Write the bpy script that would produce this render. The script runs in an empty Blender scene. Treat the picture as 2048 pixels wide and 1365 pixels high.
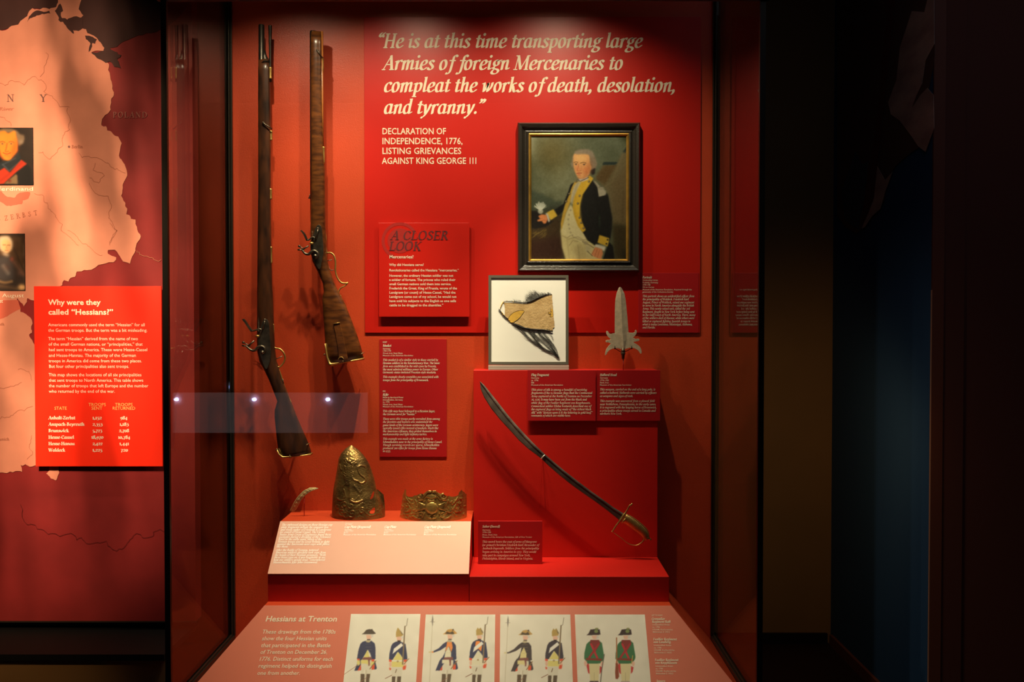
import bpy, math, random
import numpy as np
from mathutils import Vector, Matrix
random.seed(7); RNG = np.random.RandomState(7)
S = bpy.context.scene
COL = S.collection

# ------------------------------------------------------------------ camera
F = 1990.0                      # focal length in pixels of the 2048 px wide frame
EYE = Vector((0.0, -3.45, 1.55))
PITCH = math.atan(41.5 / F); YAW = math.atan(4.0 / F)
cd = bpy.data.cameras.new('camera'); cam = bpy.data.objects.new('camera', cd); COL.objects.link(cam)
cd.sensor_width = 36.0; cd.lens = 36.0 * F / 2048.0; cd.clip_start = 0.05
cam.location = EYE; cam.rotation_euler = (math.pi / 2 - PITCH, 0, YAW)
S.camera = cam
RM = cam.rotation_euler.to_matrix()

# ------------------------------------------------------------------ view, world, lights
S.view_settings.view_transform = 'Standard'; S.view_settings.look = 'None'
S.view_settings.gamma = 1.0; S.view_settings.use_curve_mapping = False
S.view_settings.exposure = 0.0
S.cycles.transparent_max_bounces = 24
S.cycles.max_bounces = 8
w = bpy.data.worlds.new('world'); S.world = w; w.use_nodes = True
w.node_tree.nodes['Background'].inputs[0].default_value = (0.9, 0.75, 0.6, 1)
w.node_tree.nodes['Background'].inputs[1].default_value = 0.0015
WARM = (1.0, 0.85, 0.58)

def lamp(kind, name, loc, energy, col=WARM, target=None, size=0.03, angle=60, blend=0.5):
    l = bpy.data.lights.new(name, kind); l.energy = energy; l.color = col
    if kind == 'SPOT':
        l.spot_size = math.radians(angle); l.spot_blend = blend; l.shadow_soft_size = size
    elif kind == 'POINT': l.shadow_soft_size = size
    else: l.size = size
    o = bpy.data.objects.new(name, l); COL.objects.link(o); o.location = loc
    if target is not None:
        o.rotation_euler = (Vector(target) - Vector(loc)).to_track_quat('-Z', 'Y').to_euler()
    return o
Z0 = EYE.z
# the small spotlights above the front header of the case
for lx, en, tx in ((-0.76, 26, -0.70), (-0.37, 31, -0.36), (0.165, 38, 0.05)):
    lamp('SPOT', 'case_spot', (lx, -0.50, Z0 + 1.20), en, target=(tx, 0.0, Z0 - 0.95), size=0.014, angle=124, blend=1.0)
# two narrower ones added to brighten the cap plates and framed silk
lamp('SPOT', 'case_spot', (-0.28, -0.50, Z0 + 1.20), 98, target=(-0.45, -0.16, Z0 - 0.72), size=0.014, angle=42, blend=0.9)
lamp('SPOT', 'case_spot', (0.0, -0.50, Z0 + 1.20), 84, target=(0.03, -0.10, Z0 - 0.04), size=0.014, angle=29, blend=0.9)
lamp('SPOT', 'case_spot', (-0.62, -0.50, Z0 + 1.20), 30, target=(-0.66, 0.0, Z0 + 0.12), size=0.014, angle=50, blend=1.0)  # extra spot added to brighten the left of the back wall
lamp('SPOT', 'case_spot', (-0.08, -0.50, Z0 + 1.20), 76, target=(-0.10, -0.52, Z0 - 1.0), size=0.014, angle=44, blend=1.0)  # extra spot added to brighten the sloping deck and its prints
# gallery lights: patterned spot on the map, spot on the board, dim wall washer at the right
g = lamp('SPOT', 'map_pattern_spot', (-1.45, -2.9, Z0 + 1.6), 980, col=(1.0, 0.70, 0.42), target=(-2.05, -0.1, Z0 + 0.22), size=0.012, angle=45, blend=1.0)
g.data.use_nodes = True
nt = g.data.node_tree; em = [n for n in nt.nodes if n.type == 'EMISSION'][0]
tc = nt.nodes.new('ShaderNodeTexCoord'); mp = nt.nodes.new('ShaderNodeMapping'); mp.inputs['Scale'].default_value = (19, 6, 6)
nz = nt.nodes.new('ShaderNodeTexNoise'); nz.inputs['Scale'].default_value = 1.0; nz.inputs['Detail'].default_value = 1.5
rp = nt.nodes.new('ShaderNodeMapRange'); rp.inputs[1].default_value = 0.40; rp.inputs[2].default_value = 0.62; rp.inputs[3].default_value = 0.32; rp.inputs[4].default_value = 1.3
nt.links.new(tc.outputs['Normal'], mp.inputs['Vector']); nt.links.new(mp.outputs['Vector'], nz.inputs['Vector'])
nt.links.new(nz.outputs['Fac'], rp.inputs[0]); nt.links.new(rp.outputs[0], em.inputs['Strength'])
lamp('SPOT', 'board_spot', (-1.2, -2.4, Z0 + 1.5), 230, col=(1.0, 0.74, 0.46), target=(-1.37, -0.1, Z0 - 0.22), size=0.02, angle=23, blend=0.7)
lamp('SPOT', 'wall_washer', (1.12, 0.0, Z0 - 0.25), 8, col=(1.0, 0.62, 0.25), target=(1.28, 1.3, Z0 - 0.85), size=0.15, angle=110, blend=1.0)
lamp('SPOT', 'low_wall_fill', (-1.7, -2.3, 2.9), 110, col=(1.0, 0.66, 0.3), target=(-1.9, -0.35, 0.35), size=0.03, angle=26, blend=0.8)  # added fill lamp, lifts the olive plinth face under the map
lamp('AREA', 'gallery_fill', (1.6, -1.7, 3.5), 6, col=(0.75, 0.8, 1.0), size=2.5)  # added unseen area fill, stands in for dim ambient light in the gallery

# ------------------------------------------------------------------ geometry helpers
def ray(px, py):
    return (RM @ Vector(((px - 1024) / F, -(py - 682.5) / F, -1))).normalized()
def P(px, py, d):               # point at the distance d in front of the eye (back wall: 3.45)
    r = ray(px, py); return EYE + r * (d / r.y)
def PZ(px, py, z):
    r = ray(px, py); return EYE + r * ((z - EYE.z) / r.z)
def PXp(px, py, x):
    r = ray(px, py); return EYE + r * ((x - EYE.x) / r.x)

class Plane:
    def __init__(s, o, u, v):
        s.o = Vector(o); s.u = Vector(u).normalized(); s.v = Vector(v).normalized(); s.n = s.u.cross(s.v).normalized()
    def hit(s, px, py):
        r = ray(px, py); t = (s.o - EYE).dot(s.n) / r.dot(s.n); return EYE + r * t
    def uv(s, px, py):
        p = s.hit(px, py) - s.o; return p.dot(s.u), p.dot(s.v)
    def at(s, a, b, e=0.0):
        return s.o + s.u * a + s.v * b + s.n * e
def vplane(d): return Plane((0, d - 3.45, 1.0), (1, 0, 0), (0, 0, 1))

class MB:
    def __init__(s): s.v = []; s.f = []; s.sm = []
    def add(s, vs, fs, smooth=False):
        b = len(s.v); s.v += [tuple(v) for v in vs]; s.f += [tuple(i + b for i in f) for f in fs]; s.sm += [smooth] * len(fs)
        return s
    def box(s, a, b):
        x0, y0, z0 = [min(a[i], b[i]) for i in range(3)]; x1, y1, z1 = [max(a[i], b[i]) for i in range(3)]
        return s.add([(x0,y0,z0),(x1,y0,z0),(x1,y1,z0),(x0,y1,z0),(x0,y0,z1),(x1,y0,z1),(x1,y1,z1),(x0,y1,z1)],
                     [(0,3,2,1),(4,5,6,7),(0,1,5,4),(1,2,6,5),(2,3,7,6),(3,0,4,7)])
    def hexa(s, q0, q1):        # two quads of points, front and back
        return s.add(list(q0) + list(q1), [(0,1,2,3),(7,6,5,4),(0,4,5,1),(1,5,6,2),(2,6,7,3),(3,7,4,0)])
    def prism(s, pts, off):     # polygon (list of Vector) extruded by the vector off
        n = len(pts); off = Vector(off)
        return s.add(list(pts) + [Vector(p) + off for p in pts], [tuple(range(n)), tuple(range(2*n-1, n-1, -1))] + [(i, i+n, (i+1) % n + n, (i+1) % n) for i in range(n)])
    def tube(s, pts, r, n=8, caps=True):
        pts = [Vector(p) for p in pts]; m = len(pts); rr = r if isinstance(r, (list, tuple)) else [r] * m
        vs = []; fs = []; up = None
        for i, p in enumerate(pts):
            t = (pts[min(i+1, m-1)] - pts[max(i-1, 0)]).normalized()
            if up is None: up = t.orthogonal().normalized()
            up = (up - t * up.dot(t)).normalized(); b = t.cross(up)
            for k in range(n):
                a = 2 * math.pi * k / n; vs.append(p + (up * math.cos(a) + b * math.sin(a)) * rr[i])
        for i in range(m-1):
            for k in range(n):
                k2 = (k+1) % n; fs.append((i*n+k, i*n+k2, (i+1)*n+k2, (i+1)*n+k))
        if caps: fs.append(tuple(range(n-1, -1, -1))); fs.append(tuple((m-1)*n + k for k in range(n)))
        return s.add(vs, fs, True)
    def ball(s, c, r, n=8, sc=(1,1,1)):
        vs = []; fs = []
        for i in range(n+1):
            a = math.pi * i / n
            for k in range(2*n):
                b = math.pi * k / n; vs.append((c[0]+r*sc[0]*math.sin(a)*math.cos(b), c[1]+r*sc[1]*math.sin(a)*math.sin(b), c[2]+r*sc[2]*math.cos(a)))
        for i in range(n):
            for k in range(2*n):
                k2 = (k+1) % (2*n); fs.append((i*2*n+k, (i+1)*2*n+k, (i+1)*2*n+k2, i*2*n+k2))
        return s.add(vs, fs, True)
    def loft(s, pairs, th, d, n=16, power=2.0, shift=0.0):
        """sections between (left px, right px) pairs at distance d; th = half thickness in metres (number or list)"""
        m = len(pairs); vs = []; fs = []
        for i, (a, b) in enumerate(pairs):
            A = P(a[0], a[1], d); B = P(b[0], b[1], d); c = (A+B)/2; h = (B-A)/2
            t = th[i] if isinstance(th, (list, tuple)) else th
            for k in range(n):
                q = 2*math.pi*k/n; cx, sy = math.cos(q), math.sin(q)
                cx = math.copysign(abs(cx)**(2/power), cx); sy = math.copysign(abs(sy)**(2/power), sy)
                vs.append(c + h*cx + Vector((0, -t*sy + shift, 0)))
        for i in range(m-1):
            for k in range(n):
                k2 = (k+1) % n; fs.append((i*n+k, i*n+k2, (i+1)*n+k2, (i+1)*n+k))
        fs.append(tuple(range(n-1, -1, -1))); fs.append(tuple((m-1)*n + k for k in range(n)))
        return s.add(vs, fs, True)

def mesh_from(name, mb, m, origin=Vector((0,0,0)), autosmooth=True):
    me = bpy.data.meshes.new(name)
    ox, oy, oz = origin
    me.from_pydata([(x-ox, y-oy, z-oz) for x, y, z in mb.v], [], mb.f)
    if m is not None: me.materials.append(m)
    if any(mb.sm): me.polygons.foreach_set('use_smooth', mb.sm)
    me.update()
    return me
def roots(o):
    while o.parent: o = o.parent
    return o
def wloc(o):
    v = Vector((0,0,0))
    while o: v += o.location; o = o.parent
    return v
def tag(o, label=None, cat=None, group=None, kind=None):
    if label: o['label'] = label
    if cat: o['category'] = cat
    if group: o['group'] = group
    if kind: o['kind'] = kind
    return o
def obj(name, mb, m, parent=None, label=None, cat=None, group=None, kind=None, bevel=0):
    if parent is not None: org = wloc(parent)
    else:
        a = np.array(mb.v); org = Vector(((a[:,0].min()+a[:,0].max())/2, (a[:,1].min()+a[:,1].max())/2, a[:,2].min()))
    me = mesh_from(name, mb, m, org)
    o = bpy.data.objects.new(name, me); COL.objects.link(o)
    if parent is not None: o.parent = parent
    else: o.location = org
    if bevel:
        b = o.modifiers.new('bevel', 'BEVEL'); b.width = bevel; b.segments = 2; b.limit_method = 'ANGLE'
    return tag(o, label, cat, group, kind)
def thing(name, loc, label, cat, group=None):
    o = bpy.data.objects.new(name, None); COL.objects.link(o); o.location = loc; o.empty_display_size = 0.05
    return tag(o, label, cat, group)

# ------------------------------------------------------------------ materials
def lin(c):
    c = np.asarray(c, float) / 255.0
    return np.where(c <= 0.04045, c / 12.92, ((c + 0.055) / 1.055) ** 2.4)
def mat(name, col, rough=0.6, metal=0.0, var=0.0, vscale=20, bump=0.0, bscale=200, spec=0.5, col2=None, stretch=None, emis=0):
    m = bpy.data.materials.new(name); m.use_nodes = True; nt = m.node_tree; b = nt.nodes['Principled BSDF']
    b.inputs['Base Color'].default_value = (*col, 1); b.inputs['Roughness'].default_value = rough; b.inputs['Metallic'].default_value = metal
    b.inputs['Specular IOR Level'].default_value = spec
    tc = nt.nodes.new('ShaderNodeTexCoord'); vec = tc.outputs['Object']
    if stretch:
        mp = nt.nodes.new('ShaderNodeMapping'); mp.inputs['Scale'].default_value = stretch; nt.links.new(vec, mp.inputs['Vector']); vec = mp.outputs['Vector']
    if var or col2:
        nz = nt.nodes.new('ShaderNodeTexNoise'); nz.inputs['Scale'].default_value = vscale; nz.inputs['Detail'].default_value = 5; nt.links.new(vec, nz.inputs['Vector'])
        cr = nt.nodes.new('ShaderNodeValToRGB'); c2 = col2 if col2 else tuple(c * (1 - var) for c in col)
        cr.color_ramp.elements[0].position = 0.35; cr.color_ramp.elements[1].position = 0.65
        cr.color_ramp.elements[0].color = (*c2, 1); cr.color_ramp.elements[1].color = (*col, 1)
        nt.links.new(nz.outputs['Fac'], cr.inputs[0]); nt.links.new(cr.outputs[0], b.inputs['Base Color'])
    if bump:
        n2 = nt.nodes.new('ShaderNodeTexNoise'); n2.inputs['Scale'].default_value = bscale; n2.inputs['Detail'].default_value = 3; nt.links.new(tc.outputs['Object'], n2.inputs['Vector'])
        bp = nt.nodes.new('ShaderNodeBump'); bp.inputs['Strength'].default_value = bump; bp.inputs['Distance'].default_value = 0.002
        nt.links.new(n2.outputs['Fac'], bp.inputs['Height']); nt.links.new(bp.outputs[0], b.inputs['Normal'])
    if emis:
        b.inputs['Emission Color'].default_value = (*col, 1); b.inputs['Emission Strength'].default_value = emis
    return m
def vmat(name, rough=0.6, spec=0.4):
    m = bpy.data.materials.new(name); m.use_nodes = True; nt = m.node_tree; b = nt.nodes['Principled BSDF']
    a = nt.nodes.new('ShaderNodeAttribute'); a.attribute_name = 'Col'; nt.links.new(a.outputs['Color'], b.inputs['Base Color'])
    b.inputs['Roughness'].default_value = rough; b.inputs['Specular IOR Level'].default_value = spec
    return m
def glass_mat():
    m = bpy.data.materials.new('clear_glass'); m.use_nodes = True; nt = m.node_tree; nt.nodes.clear()
    o = nt.nodes.new('ShaderNodeOutputMaterial'); mx = nt.nodes.new('ShaderNodeMixShader')
    t = nt.nodes.new('ShaderNodeBsdfTransparent'); t.inputs[0].default_value = (0.975, 0.985, 0.975, 1)
    g = nt.nodes.new('ShaderNodeBsdfGlossy'); g.inputs['Roughness'].default_value = 0.0
    lw = nt.nodes.new('ShaderNodeLayerWeight'); lw.inputs['Blend'].default_value = 0.5
    p = nt.nodes.new('ShaderNodeMath'); p.operation = 'POWER'; p.inputs[1].default_value = 5
    a = nt.nodes.new('ShaderNodeMath'); a.operation = 'MULTIPLY_ADD'; a.inputs[1].default_value = 0.96; a.inputs[2].default_value = 0.04
    nt.links.new(lw.outputs['Facing'], p.inputs[0]); nt.links.new(p.outputs[0], a.inputs[0]); nt.links.new(a.outputs[0], mx.inputs[0])
    nt.links.new(t.outputs[0], mx.inputs[1]); nt.links.new(g.outputs[0], mx.inputs[2]); nt.links.new(mx.outputs[0], o.inputs[0])
    return m
M = {}
M['paint'] = mat('red_wall_paint', (0.56, 0.055, 0.013), 0.42, bump=0.25, bscale=350, var=0.10, vscale=6, spec=0.5)
M['block'] = mat('deep_red_block_paint', (0.55, 0.008, 0.003), 0.5, bump=0.15, bscale=350, spec=0.4)
M['quote'] = mat('red_graphic_print', (0.53, 0.009, 0.003), 0.38, bump=0.1, bscale=400, spec=0.5)
M['label'] = mat('dark_red_label_print', (0.42, 0.006, 0.008), 0.5, spec=0.35)
M['salmon'] = mat('salmon_print', (0.66, 0.18, 0.11), 0.45, spec=0.4)
M['salmonlight'] = mat('light_salmon_print', (0.72, 0.38, 0.28), 0.5, spec=0.3)
M['cream'] = mat('cream_lettering', (0.80, 0.66, 0.50), 0.6)
M['white'] = mat('white_lettering', (0.92, 0.88, 0.82), 0.6)
M['darklet'] = mat('dark_red_lettering', (0.10, 0.008, 0.01), 0.6)
M['maplet'] = mat('brown_map_lettering', (0.10, 0.03, 0.02), 0.6)
M['redline'] = mat('dark_red_map_line_print', (0.10, 0.008, 0.008), 0.6, spec=0.2)
M['copper'] = mat('copper_edge_strip', (0.45, 0.2, 0.12), 0.5)
M['orangelet'] = mat('orange_lettering', (0.85, 0.42, 0.12), 0.6)
M['faint'] = mat('faint_map_lettering', (0.22, 0.05, 0.035), 0.6)
M['mark'] = mat('dark_reddish_mark', (0.36, 0.012, 0.008), 0.5)
M['bronze'] = mat('dark_bronze_frame', (0.035, 0.028, 0.02), 0.38, 0.6)
M['black'] = mat('black_paint', (0.004, 0.003, 0.003), 0.6, spec=0.2)
M['olive'] = mat('olive_brown_wall_paint', (0.20, 0.10, 0.03), 0.8, var=0.15, vscale=2)
M['navy'] = mat('navy_wall_paint', (0.025, 0.07, 0.17), 0.7, spec=0.2)
M['darkwall'] = mat('dark_maroon_wall_paint', (0.10, 0.028, 0.018), 0.7, spec=0.2)
M['trim'] = mat('brown_red_trim_paint', (0.13, 0.035, 0.018), 0.6, spec=0.3)
M['floor'] = mat('dark_floor', (0.02, 0.008, 0.006), 0.5, spec=0.2)
M['glass'] = glass_mat()
M['board'] = mat('bright_red_board', (0.86, 0.022, 0.004), 0.45, spec=0.3)
M['mapred'] = mat('dark_red_map_print', (0.22, 0.016, 0.016), 0.6, var=0.25, vscale=5, spec=0.2)
M['mapsea'] = mat('brown_sea_map_print', (0.055, 0.016, 0.014), 0.6, var=0.3, vscale=7, spec=0.2)
M['mapland'] = mat('salmon_map_print', (0.60, 0.225, 0.145), 0.6, var=0.14, vscale=9, spec=0.2)
M['mapregion'] = mat('red_map_region_print', (0.50, 0.10, 0.06), 0.6, spec=0.2)
M['mapline'] = mat('brown_map_line_print', (0.36, 0.12, 0.07), 0.6, spec=0.2)
M['wood'] = mat('dark_walnut_stock', (0.075, 0.024, 0.009), 0.30, col2=(0.022, 0.009, 0.005), vscale=14, stretch=(3, 3, 0.8), bump=0.1, bscale=90)
M['woodr'] = mat('figured_maple_stock', (0.13, 0.040, 0.009), 0.28, col2=(0.045, 0.014, 0.005), vscale=26, stretch=(0.8, 2, 3.2), bump=0.1, bscale=90)
M['rodwood'] = mat('amber_ramrod_wood', (0.33, 0.11, 0.025), 0.35)
M['barrel'] = mat('browned_iron_barrel', (0.09, 0.075, 0.06), 0.33, 0.9, var=0.4, vscale=30)
M['steel'] = mat('aged_lock_steel', (0.20, 0.165, 0.12), 0.34, 0.9, var=0.45, vscale=60)
M['brass'] = mat('aged_brass', (0.60, 0.38, 0.11), 0.38, 0.8, var=0.35, vscale=40)
M['capbrass'] = mat('tarnished_embossed_brass', (0.34, 0.205, 0.06), 0.38, 0.72, col2=(0.12, 0.07, 0.025), vscale=22, bump=0.8, bscale=170)
M['bandbrass'] = mat('polished_embossed_brass', (0.62, 0.39, 0.10), 0.36, 0.62, col2=(0.34, 0.20, 0.06), vscale=22, bump=0.7, bscale=170)
M['palebrass'] = mat('pale_worn_brass', (0.64, 0.47, 0.20), 0.5, 0.15, col2=(0.35, 0.28, 0.14), vscale=70, bump=0.3, bscale=300)
M['iron'] = mat('grey_etched_iron', (0.74, 0.61, 0.42), 0.5, 0.3, var=0.25, vscale=70, bump=0.5, bscale=500)
M['blade'] = mat('dark_patinated_blade', (0.15, 0.12, 0.10), 0.42, 0.6, col2=(0.07, 0.055, 0.045), vscale=18)
M['bladetip'] = mat('grey_worn_blade', (0.27, 0.21, 0.17), 0.45, 0.6, col2=(0.16, 0.12, 0.10), vscale=30)
M['redrod'] = mat('red_painted_mount_rod', (0.35, 0.01, 0.01), 0.4)
M['wire'] = mat('dull_mount_wire', (0.25, 0.17, 0.08), 0.4, 0.7)
M['clip'] = mat('bright_metal_clip', (0.8, 0.78, 0.72), 0.25, 0.6)
M['ebony'] = mat('ebonised_frame_wood', (0.028, 0.022, 0.017), 0.30, bump=0.5, bscale=260, spec=0.6)
M['gilt'] = mat('gilt_slip', (0.62, 0.34, 0.06), 0.38, 0.7, var=0.3, vscale=30)
M['greyframe'] = mat('grey_metal_frame', (0.15, 0.135, 0.105), 0.45, 0.3)
M['mount'] = mat('cream_backing_board', (0.93, 0.90, 0.82), 0.8)
M['silk'] = mat('tan_aged_silk', (0.62, 0.42, 0.19), 0.75, col2=(0.50, 0.32, 0.13), vscale=45, bump=0.6, bscale=160)
M['goldleaf'] = mat('yellow_gold_leaf_motif', (0.72, 0.42, 0.06), 0.6, var=0.2, vscale=80)
M['thread'] = mat('black_silk_thread', (0.012, 0.010, 0.008), 0.7)
M['acrylic'] = mat('clear_acrylic', (0.55, 0.42, 0.36), 0.12, spec=0.8)
M['print'] = vmat('printed_picture', 0.6, 0.2)
M['canvas'] = vmat('oil_painted_canvas', 0.45, 0.35)
M['muralcloth'] = mat('brown_mural_print', (0.13, 0.055, 0.04), 0.7)
M['muralcream'] = mat('cream_mural_print', (0.65, 0.42, 0.32), 0.7, col2=(0.4, 0.25, 0.2), vscale=4, stretch=(1, 1, 3))
M['muralblue'] = mat('slate_mural_print', (0.06, 0.07, 0.09), 0.7)
M['ledpanel'] = mat('lit_display_panel', (0.68, 0.60, 0.60), 0.6, emis=0.45)
M['led'] = mat('cool_led_lens', (0.55, 0.62, 1.0), 0.4, emis=30)
# ------------------------------------------------------------------ lettering
GLY = {
'a': (50, "M38 40C34 50 22 50 16 44C6 34 6 10 14 3C22 -4 32 4 38 16;M38 47L37 10C37 -1 43 0 50 7"),
'b': (47, "u M5 73L13 74;M13 74L13 8;M13 32C22 50 42 52 41 28C40 4 26 -4 13 5"),
'c': (40, "M36 40C34 49 24 50 18 45C8 37 6 16 12 6C18 -3 30 0 38 9;o 34 40 5"),
'd': (50, "M38 40C34 50 22 50 16 44C6 34 6 10 14 3C22 -4 32 4 38 16;u M30 73L38 74;M38 74L37 10C37 -1 43 0 50 7"),
'e': (42, "M10 22C22 22 37 28 36 39C35 50 22 51 15 42C6 30 6 10 14 3C22 -4 32 2 39 10"),
'f': (31, "M44 66C41 76 29 77 26 62L21 -2C19 -18 10 -26 1 -20;h M8 46L38 46;o 43 68 5;o 3 -19 5"),
'g': (45, "M33 43C26 52 9 48 10 32C11 17 30 15 34 27C37 38 30 48 24 48;M19 18C8 13 9 4 22 3C38 2 45 -5 38 -15C30 -26 3 -24 6 -12C8 -4 16 1 24 3;M33 43C37 46 40 47 46 47"),
'h': (51, "u M5 73L13 74;M13 74L13 0;M13 26C20 44 37 58 38 38L37 12C37 -1 43 0 50 7"),
'i': (25, "M4 41L12 47L12 10C12 -1 18 0 25 7;o 13 67 7"),
'j': (24, "M4 41L12 47L10 -8C8 -20 2 -26 -6 -20;o 13 67 7"),
'k': (46, "u M5 73L13 74;M13 74L13 0;M37 42C33 50 24 40 13 23;M20 30C28 28 28 2 38 0C42 0 45 4 48 7"),
'l': (25, "u M4 73L12 74;M12 74L12 10C12 -1 18 0 25 7"),
'm': (73, "M4 41L12 47L12 0;M12 26C18 44 34 58 35 38L35 0;M35 26C41 44 58 58 59 38L58 12C58 -1 64 0 71 7"),
'n': (50, "M4 41L12 47L12 0;M12 26C19 44 36 58 37 38L36 12C36 -1 42 0 49 7"),
'o': (46, "M24 49C3 50 4 -2 21 -1C45 0 43 49 24 49"),
'p': (48, "M4 41L13 47L13 -22;u M4 -24L24 -24;M13 32C22 50 42 52 42 28C41 4 28 -4 14 4"),
'q': (47, "M38 40C34 50 22 50 16 44C6 34 6 10 14 3C22 -4 32 4 38 16;M38 47L38 -22;u M28 -24L48 -24"),
'r': (36, "M4 41L12 47L12 0;M12 26C17 40 25 52 35 46;o 34 44 5"),
's': (37, "M31 40C27 50 12 50 11 38C11 28 32 22 31 11C30 -3 10 -3 6 7;o 7 8 4;o 30 40 4"),
't': (30, "M16 62L14 12C14 -2 22 -1 30 8;h M4 46L30 46"),
'u': (50, "M4 41L12 47L12 14C12 -4 28 -2 37 16;M37 47L37 10C37 -1 43 0 50 7"),
'v': (43, "M4 42L11 46C15 30 15 10 16 2;M16 2C26 10 38 28 36 46"),
'w': (62, "M4 42L11 46C14 30 14 12 15 2;M15 2C24 12 30 28 33 46L35 2;M35 2C46 10 57 28 54 46"),
'x': (44, "M6 44C18 52 20 26 24 12C26 0 34 -2 42 5;b M38 45L8 2"),
'y': (45, "M5 42L12 46C17 30 18 14 20 2;M40 47C38 26 22 -16 4 -21;o 5 -20 5"),
'z': (40, "h M8 45L36 45;b M36 45L6 3;h M6 2L36 2"),
'A': (60, "u M4 0L34 71;M33 71L50 0;u M15 26L44 26;u M-2 0L14 0;u M38 0L60 0"),
'B': (54, "M14 70L14 0;M14 68C44 76 46 40 14 38;M14 38C54 40 50 -6 14 2;u M4 70L16 70;u M4 0L16 0"),
'C': (57, "M50 54C46 74 8 80 8 34C8 -8 44 -8 52 14"),
'D': (64, "M14 70L14 0;M14 69C74 76 72 -8 14 1;u M4 70L16 70;u M4 0L16 0"),
'E': (52, "M14 70L14 0;h M14 69L46 69;h M14 36L38 36;h M14 1L47 1;u M46 69L46 56;u M47 1L50 15;u M4 70L16 70;u M4 0L16 0;u M38 43L38 29"),
'F': (48, "M14 70L14 0;h M14 69L46 69;h M14 36L38 36;u M46 69L46 56;u M4 70L16 70;u M4 0L24 0"),
'G': (60, "M50 54C46 74 8 80 8 34C8 -8 40 -6 50 6;M50 30L50 4;u M40 30L60 30"),
'H': (66, "M14 70L14 0;M52 70L52 0;h M14 36L52 36;u M4 70L24 70;u M4 0L24 0;u M42 70L62 70;u M42 0L62 0"),
'I': (28, "M14 70L14 0;u M4 70L24 70;u M4 0L24 0"),
'J': (30, "M18 70L18 4C17 -12 8 -16 0 -14;u M8 70L28 70"),
'K': (58, "M14 70L14 0;u M4 70L24 70;u M4 0L24 0;u M50 70L16 34;M24 42L50 2;u M42 70L58 70;u M42 0L60 0"),
'L': (50, "M14 70L14 0;u M4 70L26 70;h M14 1L46 1;u M46 1L49 18;u M4 0L16 0"),
'M': (80, "u M14 70L10 0;M15 70L38 2;u M38 2L66 70;M66 70L68 0;u M4 70L16 70;u M2 0L20 0;u M64 70L78 70;u M58 0L78 0"),
'N': (66, "u M12 70L12 0;M13 70L54 2;u M54 70L54 0;u M3 70L15 70;u M3 0L22 0;u M44 70L64 70"),
'O': (64, "M32 71C-2 72 0 -2 30 -1C66 0 64 71 32 71"),
'P': (50, "M14 70L14 0;M14 69C52 76 50 30 14 34;u M4 70L16 70;u M4 0L26 0"),
'Q': (64, "M32 71C-2 72 0 -2 30 -1C66 0 64 71 32 71;M32 0C42 -14 52 -16 64 -14"),
'R': (57, "M14 70L14 0;M14 69C50 76 48 34 14 37;M28 36L48 2;u M4 70L16 70;u M4 0L24 0;u M44 0L58 0"),
'S': (44, "M38 56C34 74 10 74 11 54C12 38 40 36 38 16C36 -6 10 -4 6 14"),
'T': (54, "M27 70L27 0;h M6 69L48 69;u M6 69L4 54;u M48 69L50 54;u M17 0L37 0"),
'U': (64, "M14 70L14 20C14 -8 50 -8 52 20;u M52 20L52 70;u M4 70L24 70;u M44 70L62 70"),
'V': (58, "M8 70L30 0;u M30 0L50 70;u M0 70L18 70;u M42 70L60 70"),
'W': (84, "M8 70L26 0;u M26 0L42 70;M42 70L58 0;u M58 0L76 70;u M0 70L18 70;u M34 70L50 70;u M68 70L86 70"),
'Y': (56, "M8 70L28 34;u M28 34L48 70;M28 34L28 0;u M0 70L18 70;u M40 70L58 70;u M18 0L38 0"),
'Z': (52, "h M8 69L46 69;b M46 69L6 2;h M6 1L47 1;u M8 69L6 54;u M47 1L49 16"),
'.': (20, "o 10 5 7"), ',': (20, "o 10 6 7;M12 4C12 -6 8 -10 5 -12"), ':': (20, "o 10 5 6;o 10 38 6"), '-': (28, "h M4 24L24 24"),
'(': (26, "M22 76C2 50 2 10 20 -12"), ')': (26, "M6 76C24 50 24 10 6 -12"), '&': (62, "M54 40C46 10 8 -16 8 16C10 40 42 44 38 60C34 76 14 70 18 56C22 40 44 6 60 2"),
'"': (34, "o 9 70 6;M13 70C13 62 9 57 5 55;o 25 70 6;M29 70C29 62 25 57 21 55"),
'~': (34, "o 10 58 6;M6 58C5 66 9 72 14 75;o 26 58 6;M22 58C21 66 25 72 30 75"),
"'": (16, "o 8 72 6;M10 70C10 62 8 60 5 57"), ' ': (24, ""),
'0': (44, "M22 50C3 50 4 -2 21 -1C43 0 41 50 22 50"), '1': (30, "b M8 42L16 50;M16 50L16 0;u M6 0L26 0"),
'2': (42, "M8 40C14 56 36 54 34 38C32 24 18 12 6 2;h M6 2L38 2"), '3': (40, "h M8 50L34 50;u M34 50L20 30;M20 30C42 30 40 -18 6 -18"),
'4': (44, "u M30 50L6 4;h M6 2L42 2;M30 50L30 -18"), '5': (40, "h M12 50L34 50;u M12 50L10 26;M10 26C42 34 42 -20 6 -18"),
'6': (44, "M36 70C14 60 4 30 8 14C12 -8 40 -4 38 18C36 38 14 36 9 22"), '7': (42, "h M6 50L38 50;M38 50C26 30 18 6 18 -18"),
'8': (44, "M22 68C6 68 8 44 22 38C42 30 42 0 22 -1C2 0 4 28 22 38C38 46 38 68 22 68"), '9': (44, "M10 -18C30 -8 40 18 37 32C32 54 6 50 8 30C10 12 30 12 36 28"),
}
GLY['J'] = GLY['J']
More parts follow.
